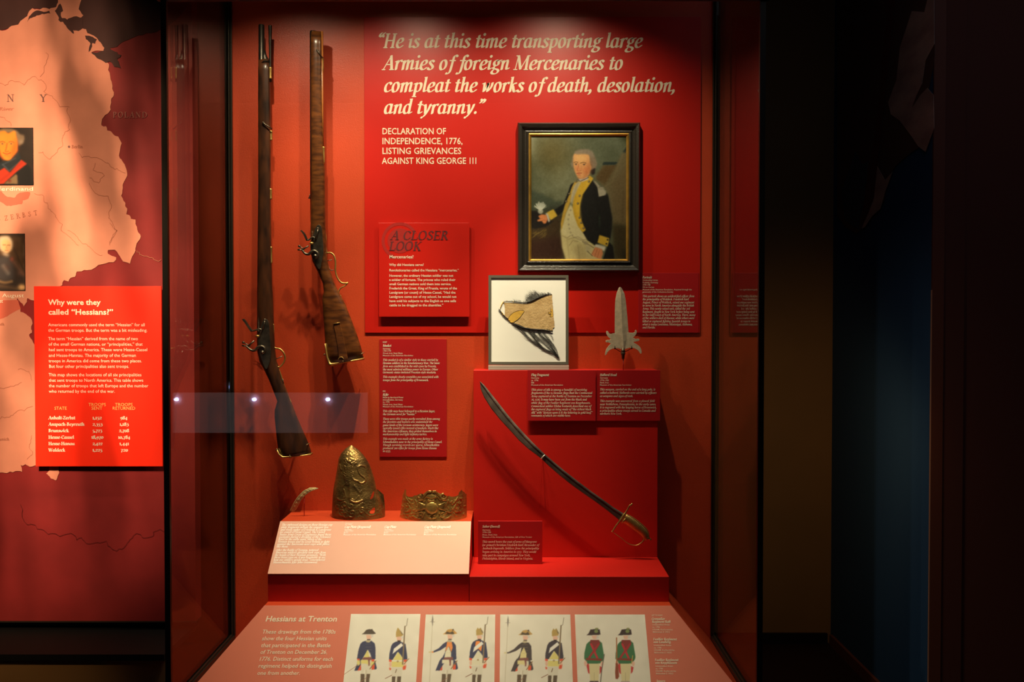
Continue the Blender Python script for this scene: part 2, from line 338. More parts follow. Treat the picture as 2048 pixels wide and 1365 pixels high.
def parse_path(s):
    s = s.replace('M', ' M ').replace('L', ' L ').replace('C', ' C ').split(); out = []; i = 0; cur = None; seg = []
    while i < len(s):
        c = s[i]; i += 1
        if c == 'M': cur = np.array([float(s[i]), float(s[i+1])]); i += 2; seg = [cur]
        elif c == 'L':
            q = np.array([float(s[i]), float(s[i+1])]); i += 2; seg.append(q); cur = q
        elif c == 'C':
            a = np.array([float(x) for x in s[i:i+6]]).reshape(3, 2); i += 6
            for t in np.linspace(0, 1, NSEG + 1)[1:]:
                seg.append((1-t)**3*cur + 3*(1-t)**2*t*a[0] + 3*(1-t)*t*t*a[1] + t**3*a[2])
            cur = a[2]
    return seg
def glyph_mesh(ch, A, B, ang):
    vs = []; fs = []; ly = []
    e1 = np.array([math.cos(ang), math.sin(ang)]); e2 = np.array([-e1[1], e1[0]])
    def pen(n, a, b):
        h = math.hypot(a * n.dot(e1), b * n.dot(e2)) + 1e-9
        return (a*a*n.dot(e1)*e1 + b*b*n.dot(e2)*e2) / h
    def disc(c, a, b, k):
        o = len(vs)
        for i in range(k):
            q = 2*math.pi*i/k; vs.append(c + a*math.cos(q)*e1 + b*math.sin(q)*e2)
        ly.extend([1 + (max(ly) if ly else 0)]*k)
        fs.append(tuple(o+i for i in range(k)))
    for part in GLY[ch][1].split(';'):
        part = part.strip()
        if not part: continue
        a, b = A, B; kind = 'p'
        if part[0] == 'o':
            x, y, r = [float(t) for t in part[1:].split()]; r = r * A / 6.2; disc(np.array([x, y]), r, r, 8); continue
        if part[0] in 'uhb' : kind = part[0]; part = part[1:]
        if kind == 'u': a = b = max(B, A * 0.36)
        if kind == 'h': a = b = max(B * 1.15, A * 0.42)
        if kind == 'b': a = b = A * 0.75
        p = parse_path(part); n = len(p)
        L = []; R = []
        for i in range(n):
            t = p[min(i+1, n-1)] - p[max(i-1, 0)]; t = t / (np.linalg.norm(t) + 1e-9)
            q = pen(np.array([-t[1], t[0]]), a, b); L.append(p[i]+q); R.append(p[i]-q)
        o = len(vs); vs.extend(L); vs.extend(R); l0 = 1 + (max(ly) if ly else 0); ly.extend([l0]*(2*n))
        fs.extend([(o+n+i, o+n+i+1, o+i+1, o+i) for i in range(n-1)])
        if NSEG > 4: disc(p[0], a, b, 8); disc(p[-1], a, b, 8)
    return np.concatenate([np.array(vs).reshape(-1, 2), np.array(ly, float).reshape(-1, 1)], 1) if vs else np.zeros((0, 3)), fs
NSEG = 8
_gc = {}
def serif_line(s, wt=1.0, ls=0.0, fine=True):
    """outline of a line; cap height 1"""
    global NSEG
    V = []; Fc = []; x = 0; n = 0
    A, B = 6.2 * wt, 2.0 * wt; NSEG = 8 if fine else 3
    for ch in s:
        if ch not in GLY: ch = '.' if ch in ';?' else ' '
        key = (ch, wt, fine)
        if key not in _gc: _gc[key] = glyph_mesh(ch, A, B, math.radians(22))
        v, f = _gc[key]
        if len(v):
            V.append(v + np.array([x, 0, 0])); Fc += [tuple(i + n for i in q) for q in f]; n += len(v)
        x += GLY[ch][0] + ls
    V = np.concatenate(V) if V else np.zeros((0, 3))
    V[:, :2] /= 70.0
    return V, Fc, x / 70.0
def sans_line(s, bold=0.0, res=2, ls=1.0):
    c = bpy.data.curves.new('t', 'FONT'); c.body = s; c.resolution_u = res; c.offset = bold; c.space_character = ls
    c.fill_mode = 'FRONT'
    o = bpy.data.objects.new('t', c); COL.objects.link(o)
    dg = bpy.context.evaluated_depsgraph_get(); ev = o.evaluated_get(dg); me = ev.to_mesh()
    n = len(me.vertices); a = np.zeros(n * 3); me.vertices.foreach_get('co', a); a = a.reshape(-1, 3)[:, :2] / 0.73
    fs = [tuple(p.vertices) for p in me.polygons]; ev.to_mesh_clear(); bpy.data.objects.remove(o); bpy.data.curves.remove(c)
    w_ = a[:, 0].max() if n else 0
    return a, fs, w_
def lettering(parent, pl, m, lines, cap, style='sans', shear=0.0, bold=0.0, ls=0.0, eps=0.0007, name='lettering', wt=1.0, fine=True, res=2, mb=None, flip=1):
    """lines: (text, x0, baseline, x1 or None) in pixels of the photograph, laid out in the plane pl"""
    own = mb is None; mb = mb or MB(); xs = None
    for t in lines:
        s, x0, by = t[:3]; x1 = t[3] if len(t) > 3 else None; cp = t[4] if len(t) > 4 else cap
        if style == 'serif': v, f, wd = serif_line(s, wt, ls, fine)
        else: v, f, wd = sans_line(s, bold, res, 1.0 + ls)
        if not len(v): continue
        a = Vector(pl.uv(x0, by)); cm = abs(pl.uv(x0, by - cp)[1] - a[1])
        if x1 is not None: xs = abs(pl.uv(x1, by)[0] - a[0]) / wd / cm
        k = xs if xs else 1.0
        pts = [pl.at(a[0] + (q[0] * k + q[1] * shear) * cm, a[1] + q[1] * cm, eps + (q[2] * 3e-5 if len(q) > 2 else 0)) for q in v]
        mb.add(pts, f)
    return obj(name, mb, m, parent, kind='stuff') if own else mb

# ------------------------------------------------------------------ painted / printed pictures: colour grid in a plane
def crom(p, closed=True, k=6):
    p = [np.array(q, float) for q in p]; n = len(p); out = []
    for i in range(n if closed else n-1):
        a, b, c, d = (p[(i-1) % n], p[i], p[(i+1) % n], p[(i+2) % n]) if closed else (p[max(i-1,0)], p[i], p[i+1], p[min(i+2,n-1)])
        for t in np.linspace(0, 1, k, endpoint=False):
            out.append(0.5*((2*b) + (-a+c)*t + (2*a-5*b+4*c-d)*t*t + (-a+3*b-3*c+d)*t**3))
    if not closed: out.append(p[-1])
    return out
def blur(a, s):
    if s <= 0.3: return a
    r = int(3*s)+1; k = np.exp(-0.5*(np.arange(-r, r+1)/s)**2); k /= k.sum()
    a = np.pad(a, ((r, r), (r, r)), mode='edge')
    a = np.apply_along_axis(lambda m_: np.convolve(m_, k, 'valid'), 0, a)
    return np.apply_along_axis(lambda m_: np.convolve(m_, k, 'valid'), 1, a)
def noise2(h, w_, s, seed=0):
    r = np.random.RandomState(seed); n = blur(r.rand(h, w_), s); n -= n.mean(); return n / (n.std()+1e-9)
class Can:
    """colour grid covering the rectangle uv0..uv1 of a plane; shapes are given in zoomed-crop coordinates (view)"""
    def __init__(s, pl, c0, c1, res_px=1.0, dist=3.4):
        s.pl = pl; a = pl.uv(*c0); b = pl.uv(*c1); s.u0, s.u1 = min(a[0], b[0]), max(a[0], b[0]); s.v0, s.v1 = min(a[1], b[1]), max(a[1], b[1])
        s.r = res_px * dist / F; s.w = int((s.u1-s.u0)/s.r)+2; s.h = int((s.v1-s.v0)/s.r)+2
        s.c = np.zeros((s.h, s.w, 3)); s.view = (0, 0, 1.0)
        yy, xx = np.mgrid[0:s.h, 0:s.w]; s.xx = xx.astype(float); s.yy = yy.astype(float)
    def pt(s, p):
        x = s.view[0] + p[0]/s.view[2]; y = s.view[1] + p[1]/s.view[2]; u, v = s.pl.uv(x, y)
        return np.array([(u-s.u0)/(s.u1-s.u0)*(s.w-1), (v-s.v0)/(s.v1-s.v0)*(s.h-1)])
    def k(s): return (np.linalg.norm(s.pt((100, 0)) - s.pt((0, 0)))) / 100.0
    def mask(s, pts, b=0.5):
        P_ = np.array([s.pt(p) for p in pts]); m = np.zeros((s.h, s.w), float)
        x0, y0 = np.floor(P_.min(0)).astype(int)-1; x1, y1 = np.ceil(P_.max(0)).astype(int)+2
        x0, y0 = max(x0, 0), max(y0, 0); x1, y1 = min(x1, s.w), min(y1, s.h)
        if x1 <= x0 or y1 <= y0: return m
        acc = np.zeros((y1-y0, x1-x0))
        for dx, dy in ((-.25, -.25), (.25, -.25), (-.25, .25), (.25, .25)):
            X = s.xx[y0:y1, x0:x1]+dx; Y = s.yy[y0:y1, x0:x1]+dy; ins = np.zeros(X.shape, bool); n = len(P_)
            for i in range(n):
                ax, ay = P_[i]; bx, by = P_[(i+1) % n]
                if ay == by: continue
                c = ((ay > Y) != (by > Y)) & (X < (bx-ax)*(Y-ay)/(by-ay)+ax); ins ^= c
            acc += ins
        m[y0:y1, x0:x1] = acc/4
        return blur(m, b) if b > 0.3 else m
    def put(s, m, col, al=1.0):
        m = np.clip(m*al, 0, 1)[..., None]; s.c = s.c*(1-m) + np.array(col, float)*m
    def poly(s, pts, col, b=0.5, al=1.0, smooth=False):
        s.put(s.mask(crom(pts) if smooth else pts, b), col, al)
    def ell(s, c, rx, ry, col, b=0.5, al=1.0, rot=0):
        t = np.linspace(0, 2*math.pi, 22, endpoint=False); cr, sr = math.cos(rot), math.sin(rot)
        s.put(s.mask([(c[0]+rx*math.cos(q)*cr-ry*math.sin(q)*sr, c[1]+rx*math.cos(q)*sr+ry*math.sin(q)*cr) for q in t], b), col, al)
    def dist(s, pts):
        P_ = [s.pt(p) for p in pts]; D = np.full((s.h, s.w), 1e9)
        for a, b in zip(P_[:-1], P_[1:]):
            ab = b-a; L = ab.dot(ab)+1e-9; t = np.clip(((s.xx-a[0])*ab[0]+(s.yy-a[1])*ab[1])/L, 0, 1)
            D = np.minimum(D, np.hypot(s.xx-a[0]-t*ab[0], s.yy-a[1]-t*ab[1]))
        return D
    def line(s, pts, wd, col, al=1.0, smooth=False, soft=0.5):
        if smooth: pts = crom(pts, False)
        h = wd*s.k()/2; D = s.dist(pts); s.put(np.clip((h+soft-D)/(2*soft)*min(1, (h+soft)/soft/1.0), 0, 1), col, al)
    def grad(s, f): s.c = f(s)
    def build(s, name, parent, m, gain=1.0, eps=0.0012, tint=(1, 1, 1), label=None):
        c = lin(np.clip(s.c, 0, 255)) * gain * np.array(tint); c = np.clip(c, 0, 0.92)
        org = wloc(parent) if parent else Vector((0, 0, 0))
        U = s.u0 + (s.u1-s.u0)*s.xx/(s.w-1); V = s.v0 + (s.v1-s.v0)*s.yy/(s.h-1)
        o0 = np.array(s.pl.o + s.pl.n*eps - org); X = o0 + U[..., None]*np.array(s.pl.u) + V[..., None]*np.array(s.pl.v)
        me = bpy.data.meshes.new(name); n = s.w*s.h; me.vertices.add(n); me.vertices.foreach_set('co', X.reshape(-1))
        i = (np.arange(s.h-1)[:, None]*s.w + np.arange(s.w-1)[None]).reshape(-1); q = np.stack([i, i+1, i+s.w+1, i+s.w], 1).reshape(-1)
        nf = len(i); me.loops.add(nf*4); me.loops.foreach_set('vertex_index', q); me.polygons.add(nf); me.polygons.foreach_set('loop_start', np.arange(nf)*4)
        me.update(calc_edges=True)
        at = me.color_attributes.new('Col', 'FLOAT_COLOR', 'POINT'); at.data.foreach_set('color', np.concatenate([c.reshape(-1, 3), np.ones((n, 1))], 1).reshape(-1))
        me.materials.append(m); o = bpy.data.objects.new(name, me); COL.objects.link(o)
        if parent: o.parent = parent
        if label: o['label'] = label
        return o
def backing(name, pl, c0, c1, th, m, parent, **kw):
    a = pl.uv(*c0); b = pl.uv(*c1)
    q0 = [pl.at(a[0], b[1]), pl.at(b[0], b[1]), pl.at(b[0], a[1]), pl.at(a[0], a[1])]
    q1 = [p - pl.n*th for p in q0]
    return obj(name, MB().hexa(q0, q1), m, parent, **kw)
# ================================================================== ROOM
def D(d): return d - 3.45           # distance from the eye -> world Y
BWY = D(4.75)
XR = PXp  # noqa
x_blue = P(1663, 1000, 4.75).x
y_blue0 = (x_blue / (1861 - 1028)) * F - 3.45
def struct(name, mb, m): return obj(name, mb, m, kind='structure')
struct('floor', MB().box((-4.2, -7.2, -0.1), (4.2, BWY + 0.1, 0.0)), M['floor'])
struct('ceiling', MB().box((-4.2, -7.2, 3.6), (4.2, BWY + 0.1, 3.7)), M['black'])
struct('wall_back', MB().box((-4.2, BWY, 0), (x_blue, BWY + 0.1, 3.6)), M['olive'])
struct('wall_right', MB().box((x_blue, y_blue0, 0), (x_blue + 0.1, BWY + 0.1, 3.6)), M['navy'])
struct('wall_front', MB().box((x_blue + 0.101, y_blue0, 0), (4.2, y_blue0 + 0.07, 3.6)), M['darkwall'])
struct('trim_1', MB().box((x_blue + 0.0, y_blue0 - 0.010, 0), (x_blue + 0.042, y_blue0 - 0.0005, 3.6)), M['trim'])
struct('trim_3', MB().box((x_blue + 0.0425, y_blue0 - 0.006, 0), (x_blue + 0.118, y_blue0 - 0.0005, 3.6)), M['darkwall'])
struct('trim_2', MB().box((x_blue - .003, y_blue0 - .0105, 0), (x_blue - .0005, y_blue0 - .004, 1.66)), M['copper'])  # thin orange strip on the wall corner, lower part only
struct('wall_left', MB().box((-4.3, -7.2, 0), (-4.2, BWY, 3.6)), M['darkwall'])
struct('wall_side', MB().box((4.2, -7.2, 0), (4.3, y_blue0, 3.6)), M['darkwall'])
struct('wall_rear', MB().box((-4.2, -7.3, 0), (4.2, -7.2, 3.6)), M['black'])
struct('baseboard_back', MB().box((-0.9, BWY - 0.02, 0), (x_blue - 0.02, BWY - 0.001, 0.05)), M['black'])
struct('baseboard_right', MB().box((x_blue - 0.015, y_blue0 + 0.01, 0), (x_blue - 0.001, BWY - 0.03, 0.05)), M['trim'])

# torn-cloth mural print on the blue wall
mpl = Plane((x_blue - 0.002, 0, 1.5), (0, -1, 0), (0, 0, 1))
mr = thing('wall_mural', (x_blue - 0.003, 0.6, 2.4), 'dark mural of ragged brown and cream torn cloth on the blue wall', 'mural')
def mural(name, pts, m, e):
    a = [mpl.at(*mpl.uv(1380 + x/2.73, y/2.73), e) for x, y in pts]
    obj(name, MB().prism(a, mpl.n * -0.001), m, mr)
mural('dark_cloth', [(806,0),(1300,0),(1338,-60),(1338,300),(1300,520),(1260,800),(1200,840),(1130,900),(1085,960),(1060,1100),(1020,1160),(985,1130),(960,1230),(910,1275),(850,1240),(806,1180)], M['muralcloth'], .001)
mural('cream_scrap', [(1215,60),(1283,66),(1300,0),(1337,-20),(1338,240),(1290,330),(1270,460),(1240,520),(1215,590),(1262,520),(1300,480),(1334,520),(1337,700),(1290,830),(1250,800),(1210,740),(1150,660),(1100,625),(1085,560),(1130,440),(1150,260)], M['muralcream'], .003)
mural('cream_scrap', [(905,830),(945,900),(975,880),(960,1100),(930,1180),(925,1260),(850,1200),(830,1050)], M['muralblue'], .003)
mural('cream_scrap', [(1025,905),(1070,985),(1112,935),(1070,1050),(1045,1140),(1000,1180),(960,1240),(943,1250),(965,1170),(1005,1100)], M['muralcream'], .004)
mural('red_stripe', [(1085,0),(1125,0),(1060,600),(1010,1080),(985,1150),(945,1240),(960,1050),(1030,640)], mat('maroon_mural_print', (0.12, 0.02, 0.015), 0.7), .005)

# ================================================================== DISPLAY CASE
DB, DF = 3.45, 2.84
xl = P(461, 641, DB).x; xr = P(1430, 641, DB).x
zb = P(1028, 1272, DB).z           # bottom of the glass
zh = P(1028, 5, DF).z              # underside of the front header
zt = EYE.z + 1.50                  # roof of the case
case = thing('display_case', ((xl + xr) / 2, D(3.1), 0), 'tall glass museum display case with dark bronze posts and red lined back', 'display case')
yb, yf = D(DB), D(DF)
obj('back_panel', MB().box((xl + .001, yb, zb - .02), (xr - .001, yb + .05, zt + .05)), M['paint'], case)
obj('side_pane', MB().box((xl - .008, yf + .003, zb), (xl, yb - .001, zt)), M['glass'], case)
obj('side_pane', MB().box((xr, yf + .003, zb), (xr + .008, yb - .001, zt)), M['glass'], case)
obj('front_pane', MB().box((xl - .008, yf - .008, zb - .02), (xr + .008, yf, zh + .01)), M['glass'], case)
obj('front_header', MB().box((xl - .022, yf - .03, zh), (xr + .022, yf - .009, zt + .05)).box((xl - .008, yf - .0085, zh + .0105), (xr + .008, yf + .02, zt - .001)), M['black'], case)
for x, s in ((xl, 1), (xr, -1)):
    # back glazing channel: two dark lips with a groove
    mb = MB().box((x + s*.0015, yb - .022, zb + .001), (x + s*.0065, yb - .001, zt - .001)).box((x + s*.0065, yb - .012, zb + .001), (x + s*.0125, yb - .001, zt - .001))
    obj('glazing_channel', mb, M['bronze'], case, bevel=.0012)
    mb = MB().box((x + s*.004, yf - .022, zb - .02), (x - s*.012, yf - .0085, zh)).box((x - s*.0085, yf - .0084, zb - .02), (x - s*.012, yf + .016, zt))
    obj('corner_post', mb, M['bronze'], case)
    mb = MB().box((x + s*.0005, yf + .001, zb - .014), (x + s*.006, yb - .001, zb + .010)).box((x + s*.006, yf + .001, zb - .014), (x + s*.011, yb - .001, zb + .003))
    obj('bottom_rail', mb, M['bronze'], case, bevel=.001)
obj('roof_panel', MB().box((xl - .022, yf - .02, zt), (xr + .022, yb - .001, zt + .05)), M['olive'], case)
# lower cabinet below the glass
obj('cabinet_base', MB().box((xl - .02, yf - .03, 0.0), (xr + .02, yb + .05, zb - .021)), M['black'], case)

# ------------------------------------------------------------------ plinths
d1 = 3.09
zdeck = P(930, 1204.3, d1).z
zstep = P(1130, 1154, d1).z
dt = (lambda p: p.y + 3.45)(PZ(1130, 1115, zstep))          # front of the tall block
XL, XRr = (533 - 1028) / F * d1, (1340 - 1028) / F * d1
ztall = P(1130, 741, dt).z
zcap = P(760, 1023, 3.449).z
dcap = PZ(750, 1045, zcap).y + 3.45
zcapb = P(735, 1150, d1).z
XM = P(938, 1150, d1).x
print('CAL', dt, dcap, zdeck, zstep, ztall, zcap, zcapb, XL, XRr, XM)
# tall block
xtl = P(945, 900, dt).x - .03
obj('tall_plinth', MB().box((XM + .004, D(dt), zstep + .0005), (XRr, -.0005, ztall)), M['block'], bevel=.0015,
    label='tall deep red block behind the saber carrying the flag frame', cat='plinth')
# low step
obj('low_plinth', MB().box((XM + .001, D(d1), zdeck + .0005), (XRr, -.0005, zstep)), M['block'], bevel=.0015,
    label='low red step below the saber on which its label stands', cat='plinth')
# cap plate stand
cs = thing('slanted_stand', ((XL + XM)/2, D(3.27), zdeck), 'red stand with pale slanted front carrying the brass cap plates', 'display stand')
xm2 = XM - .0005
prof = [(yb - .0005, zdeck + .0005), (D(d1), zdeck + .0005), (D(d1), zcapb - .003), (D(dcap), zcap), (yb - .0005, zcap)]
mb = MB().prism([Vector((XL, y, z)) for y, z in prof], (xm2 - XL, 0, 0)); obj('stand_body', mb, M['block'], cs)
a, b = Vector((0, D(d1) , zcapb)), Vector((0, D(dcap), zcap))
spl = Plane((0, D(d1), zcapb), (1, 0, 0), b - a)
L = (b - a).length
q0 = [spl.at(XL, 0, .004), spl.at(xm2, 0, .004), spl.at(xm2, L, .004), spl.at(XL, L, .004)]
obj('slanted_face', MB().hexa(q0, [p - spl.n*.0035 for p in q0]), M['salmonlight'], cs, label='pale salmon printed face')
spl.o = spl.o + spl.n * .004
obj('top_sheet', MB().box((XL, D(dcap) - .002, zcap + .0002), (xm2, yb - .001, zcap + .002)), M['paint'], cs)
capz = zcap + .002

# sloping deck
deck = thing('reader_deck', (0, D(2.95), zb), 'sloping red reader deck across the foot of the case with uniform prints', 'reader panel')
yt = PZ(523, 1211.6, zdeck).y
def V3(p): return Vector(p)
TL, TR = V3((XL, yt, zdeck)), V3((XRr, yt, zdeck))
zf = zb - .012; yfr = yf + .004
BL, BR = V3((xl + .012, yfr, zf)), V3((xr - .012, yfr, zf))
bxl, bxr = xl + .012, xr - .012
TLb, TRb = V3((XL, yb - .001, zdeck)), V3((XRr, yb - .001, zdeck))
BLb, BRb = V3((bxl, yb - .001, zf)), V3((bxr, yb - .001, zf))
mb = MB().add([TL, TR, TRb, TLb, BL, BR, BRb, BLb], [(0,1,2,3), (1,5,6,2), (0,3,7,4), (4,7,6,5), (3,2,6,7), (0,4,5,1)])
obj('deck_body', mb, M['paint'], deck)
dpl = Plane(TL, (1, 0, 0), TL - V3((TL.x, yfr, zf))); dv = (TL - V3((TL.x, yfr, zf))).length
q0 = [dpl.at(BL.x - TL.x, -dv, .0022), dpl.at(BR.x - TL.x, -dv, .0022), dpl.at(XRr - XL, -.001, .0022), dpl.at(0, -.001, .0022)]
obj('graphic_face', MB().hexa(q0, [p - dpl.n*.002 for p in q0]), M['salmon'], deck, label='salmon graphic face')
dpl.o = dpl.o + dpl.n * .0022

# ================================================================== WALL GRAPHIC AND BOARDS IN THE CASE
def board(name, d, c0, c1, m, label, cat='label panel', th=.004, group=None):
    pl = vplane(d); a = pl.uv(*c0); b = pl.uv(*c1)
    t = thing(name, pl.at((a[0]+b[0])/2, b[1]), label, cat, group)
    backing('panel', pl, c0, c1, th, m, t, bevel=.0006)
    return t, pl
quote, qpl = board('quote_graphic', 3.445, (728, 34), (1400, 666), M['quote'], 'large bright red graphic with the white italic quotation on the back wall', 'wall graphic', .0045)
cap = 27.5
Q = ["~He is at this time transporting large", "Armies of foreign Mercenaries to", "compleat the works of death, desolation,", 'and tyranny."']
qb = [(753, 95.5, 1283), (765, 139.5, 1244), (766, 184, 1350), (766, 227.5, 967)]
mbq = MB()
for (s, (x0, by, x1)) in zip(Q, qb):
    ss = s.replace('"', '')
    lettering(quote, qpl, None, [(s, x0, by, x1)], cap, 'serif', shear=.21, mb=mbq, wt=1.12, ls=1.0)
obj('quotation_lettering', mbq, M['cream'], quote, kind='stuff')
lettering(quote, qpl, M['cream'], [("DECLARATION OF", 764, 268.8, 892), ("INDEPENDENCE, 1776,", 764, 288.5, 925), ("LISTING GRIEVANCES", 764, 308.2, 922.5), ("AGAINST KING GEORGE", 764, 328, 932), ("I", 938.5, 328, 940.9), ("I", 944.3, 328, 946.7), ("I", 950.1, 328, 952.5)], 13.2, bold=.012, ls=.02, name='source_lettering')

closer, cpl = board('information_board', 3.431, (757.5, 446), (939, 634), M['quote'], 'raised square red board headed A Closer Look', 'information board', .006)
backing('spacer', Plane(cpl.o + Vector((0, .0065, 0)), cpl.u, cpl.v), (800, 490), (900, 600), .0062, M['black'], closer)
# large faint magnifier mark
c = (808, 483); mb = MB()
def annulus(mb, pl, c, r0, r1, a0, a1, eps, n=40, k=F/3.41):
    u, v = pl.uv(*c); vs = []; 
    for i in range(n+1):
        q = a0 + (a1-a0)*i/n
        for r in (r0, r1): vs.append(pl.at(u + r/k*math.cos(q), v + r/k*math.sin(q), eps))
    mb.add(vs, [(2*i, 2*i+1, 2*i+3, 2*i+2) for i in range(n)])
annulus(mb, cpl, (800, 482), 0.1, 25, 0, 2*math.pi, .0004)
annulus(mb, cpl, (800, 482), 31, 37, math.radians(25), math.radians(250), .0004)
obj('magnifier_mark', mb, M['mark'], closer)
lettering(closer, cpl, M['darklet'], [("A CLOSER", 781, 479.5, 896), ("LOOK", 777, 501, 841)], 17, 'serif', shear=.2, wt=.95, ls=2, name='title_lettering', eps=.0009)
x0 = 778.5
L_ = [("Mercenaries?", x0, 517, 827, 6.6), ("Why did Hessians serve?", x0, 532.3, 847.5, 5.3), ("Revolutionaries called the Hessians \u201cmercenaries.\u201d", x0, 543.3, 917.5, 5.3)]
for i, (s, x1) in enumerate([("However, the ordinary Hessian soldier was not", 906.5), ("a soldier of fortune. The princes who ruled their", 911), ("small German nations sold them into service.", 902.5), ("Frederick the Great, King of Prussia, wrote of the", 914), ("Landgrave (or count) of Hesse-Cassel, \u201cHad the", 911), ("Landgrave come out of my school, he would not", 913), ("have sold his subjects to the English as one sells", 912), ("cattle to be dragged to the shambles.\u201d", 886.5)]):
    L_.append((s, x0, 554 + i*8.45, x1, 5.3))
lettering(closer, cpl, M['cream'], L_, 5.3, bold=.012, ls=0, name='body_lettering', eps=.0009)

def mini(parent, pl, x0, head, small, body, hcap=4.6, m='cream'):
    """label text: bold serif head, small sans data lines, serif paragraph lines"""
    if head: lettering(parent, pl, M[m], head, hcap, 'serif', shear=.16, wt=1.5, fine=False, name='title_lettering')
    if small: lettering(parent, pl, M[m], small, 3.3, bold=.006, shear=.05, name='data_lettering')
    if body: lettering(parent, pl, M[m], body, 4.3, 'serif', shear=.16, wt=1.15, fine=False, name='body_lettering')
def rows(view, items):
    X0, Y0, s = view; return [(t, X0 + a/s, Y0 + y/s, X0 + b/s) for t, a, y, b in items]
# musket and rifle label
ml, mpl2 = board('label_panel', 3.446, (758.8, 678.5), (893.5, 914.5), M['label'], 'tall dark red label beside the rifle butt headed Musket and Rifle', th=.0035)
vw = (740, 660, 5.055)
mini(ml, mpl2, 765, rows(vw, [("Musket", 129, 171, 214), ("Rifle", 129, 667, 186)]),
     rows(vw, [("MUSKET", 129, 133, 172), ("Germany", 129, 199, 207), ("1750-1770", 129, 221, 212), ("Wood, Iron, Steel, Brass", 129, 245, 329), ("Museum of the American Revolution", 129, 268, 435),
               ("RIFLE", 129, 630, 157), ("Made by Bernhard Pistor", 129, 692, 338), ("Schmalkalden, Germany", 129, 716, 332), ("ca. 1770", 129, 738, 196), ("Wood, Iron, Steel, Brass", 129, 763, 329), ("Museum of the American Revolution", 129, 785, 436)]),
     rows(vw, [("This musket is of a similar style to those carried by", 129, 315, 687), ("Hessian soldiers in the Revolutionary War. The basic", 129, 347, 705), ("form was established in the mid-1700s by Prussia,", 129, 379, 670), ("the most admired military power in Europe. Other", 129, 411, 686), ("Germanic states imitated Prussian-style muskets.", 129, 441, 667),
               ("This example closely resembles one associated with", 129, 487, 692), ("troops from the principality of Brunswick.", 129, 519, 592),
               ("This rifle may have belonged to a Hessian Jager,", 129, 833, 657), ('the German word for ~hunter."', 129, 864, 464),
               ("These were elite troops partly recruited from among", 129, 911, 706), ("the foresters and hunters who maintained the", 129, 942, 630), ("game lands of the German aristocracy. Jagers were", 129, 974, 688), ("typically issued rifles instead of muskets. Much like", 129, 1005, 690), ("the American riflemen, they prided themselves in", 129, 1036, 674), ("marksmanship and light infantry tactics.", 129, 1067, 575),
               ("This example was made at the arms factory in", 129, 1113, 635), ("Schmalkalden near to the principality of Hesse-Cassel.", 129, 1145, 728), ("Though surviving records are sparse, Schmalkalden", 129, 1176, 700), ("produced 300 rifles for troops from Hesse-Hanau", 129, 1207, 672), ("in 1777.", 129, 1237, 208)]))
# portrait label on the quote graphic
pl_, ppl = board('label_panel', 3.4435, (1276.5, 546), (1397.3, 666), M['label'], 'dark red label at the lower right corner of the quotation graphic headed Portrait', th=.0012)
vw = (1150, 530, 5.933)
mini(pl_, ppl, 0, rows(vw, [("Portrait", 800, 162, 910)]),
     rows(vw, [("Unidentified Artist", 800, 192, 983), ("Probably Germany", 800, 220, 985), ("1778-1785", 800, 247, 895), ("Oil on Canvas", 800, 274, 938), ("Museum of the American Revolution, Acquired through the", 800, 303, 1384), ("generosity of the Collections Society", 800, 331, 1165)]),
     rows(vw, [("This portrait shows an unidentified officer from", 800, 384, 1414), ("the principality of Waldeck. Friedrich Karl", 800, 421, 1348), ("August, Prince of Waldeck, raised one regiment", 800, 458, 1412), ("to serve in North America alongside the British", 800, 495, 1410), ("Army. This newly raised unit, called the 3rd", 800, 532, 1360), ("Regiment, fought in New York before being sent", 800, 570, 1416), ("to the Gulf Coast of North America. There, many", 800, 607, 1427), ("of the soldiers died of disease, while others were", 800, 644, 1414), ("killed or captured fighting Spanish troops in", 800, 682, 1366), ("what is today Louisiana, Mississippi, Alabama,", 800, 719, 1390), ("and Florida.", 800, 756, 952)]))
# flag fragment, halberd and saber labels
fl, fpl = board('label_panel', dt - .0125, (1055, 740.8), (1191.5, 842.3), M['label'], 'dark red label under the framed silk headed Flag Fragment', th=.006)
obj('spacer', MB().box((P(1090, 760, dt).x, D(dt) - .0060, P(1100, 820, dt).z), (P(1160, 760, dt).x, D(dt) - .001, P(1100, 765, dt).z)), M['black'], fl)
vw = (940, 720, 3.174)
mini(fl, fpl, 0, rows(vw, [("Flag Fragment", 388, 103, 500)]),
     rows(vw, [("Germany", 388, 120, 439), ("ca. 1776", 388, 136, 433), ("Silk", 388, 150, 408), ("Museum of the American Revolution", 388, 165, 590)]),
     rows(vw, [("This piece of silk is among a handful of surviving", 388, 197, 742), ("fragments of the 15 Hessian flags that the Continental", 388, 217, 775), ("Army captured at the Battle of Trenton on December", 388, 238, 773), ("26, 1776. It may have been cut from the black and", 388, 259, 741), ("white flag of the Fusilier Regiment von Knyphausen.", 388, 280, 764), ("Connecticut soldier Elisha Bostwick described one of", 388, 301, 768), ("the captured flags as being made of ~the richest black", 388, 321, 769), ('silk" with ~devices upon it & the lettering in gold leaf,"', 388, 342, 775), ("remnants of which are visible here.", 388, 361, 638)]))
hl, hpl = board('label_panel', dt - .0060, (1192.3, 740.8), (1320.3, 842.3), M['label'], 'dark red label on the tall block headed Halberd Head', th=.0055)
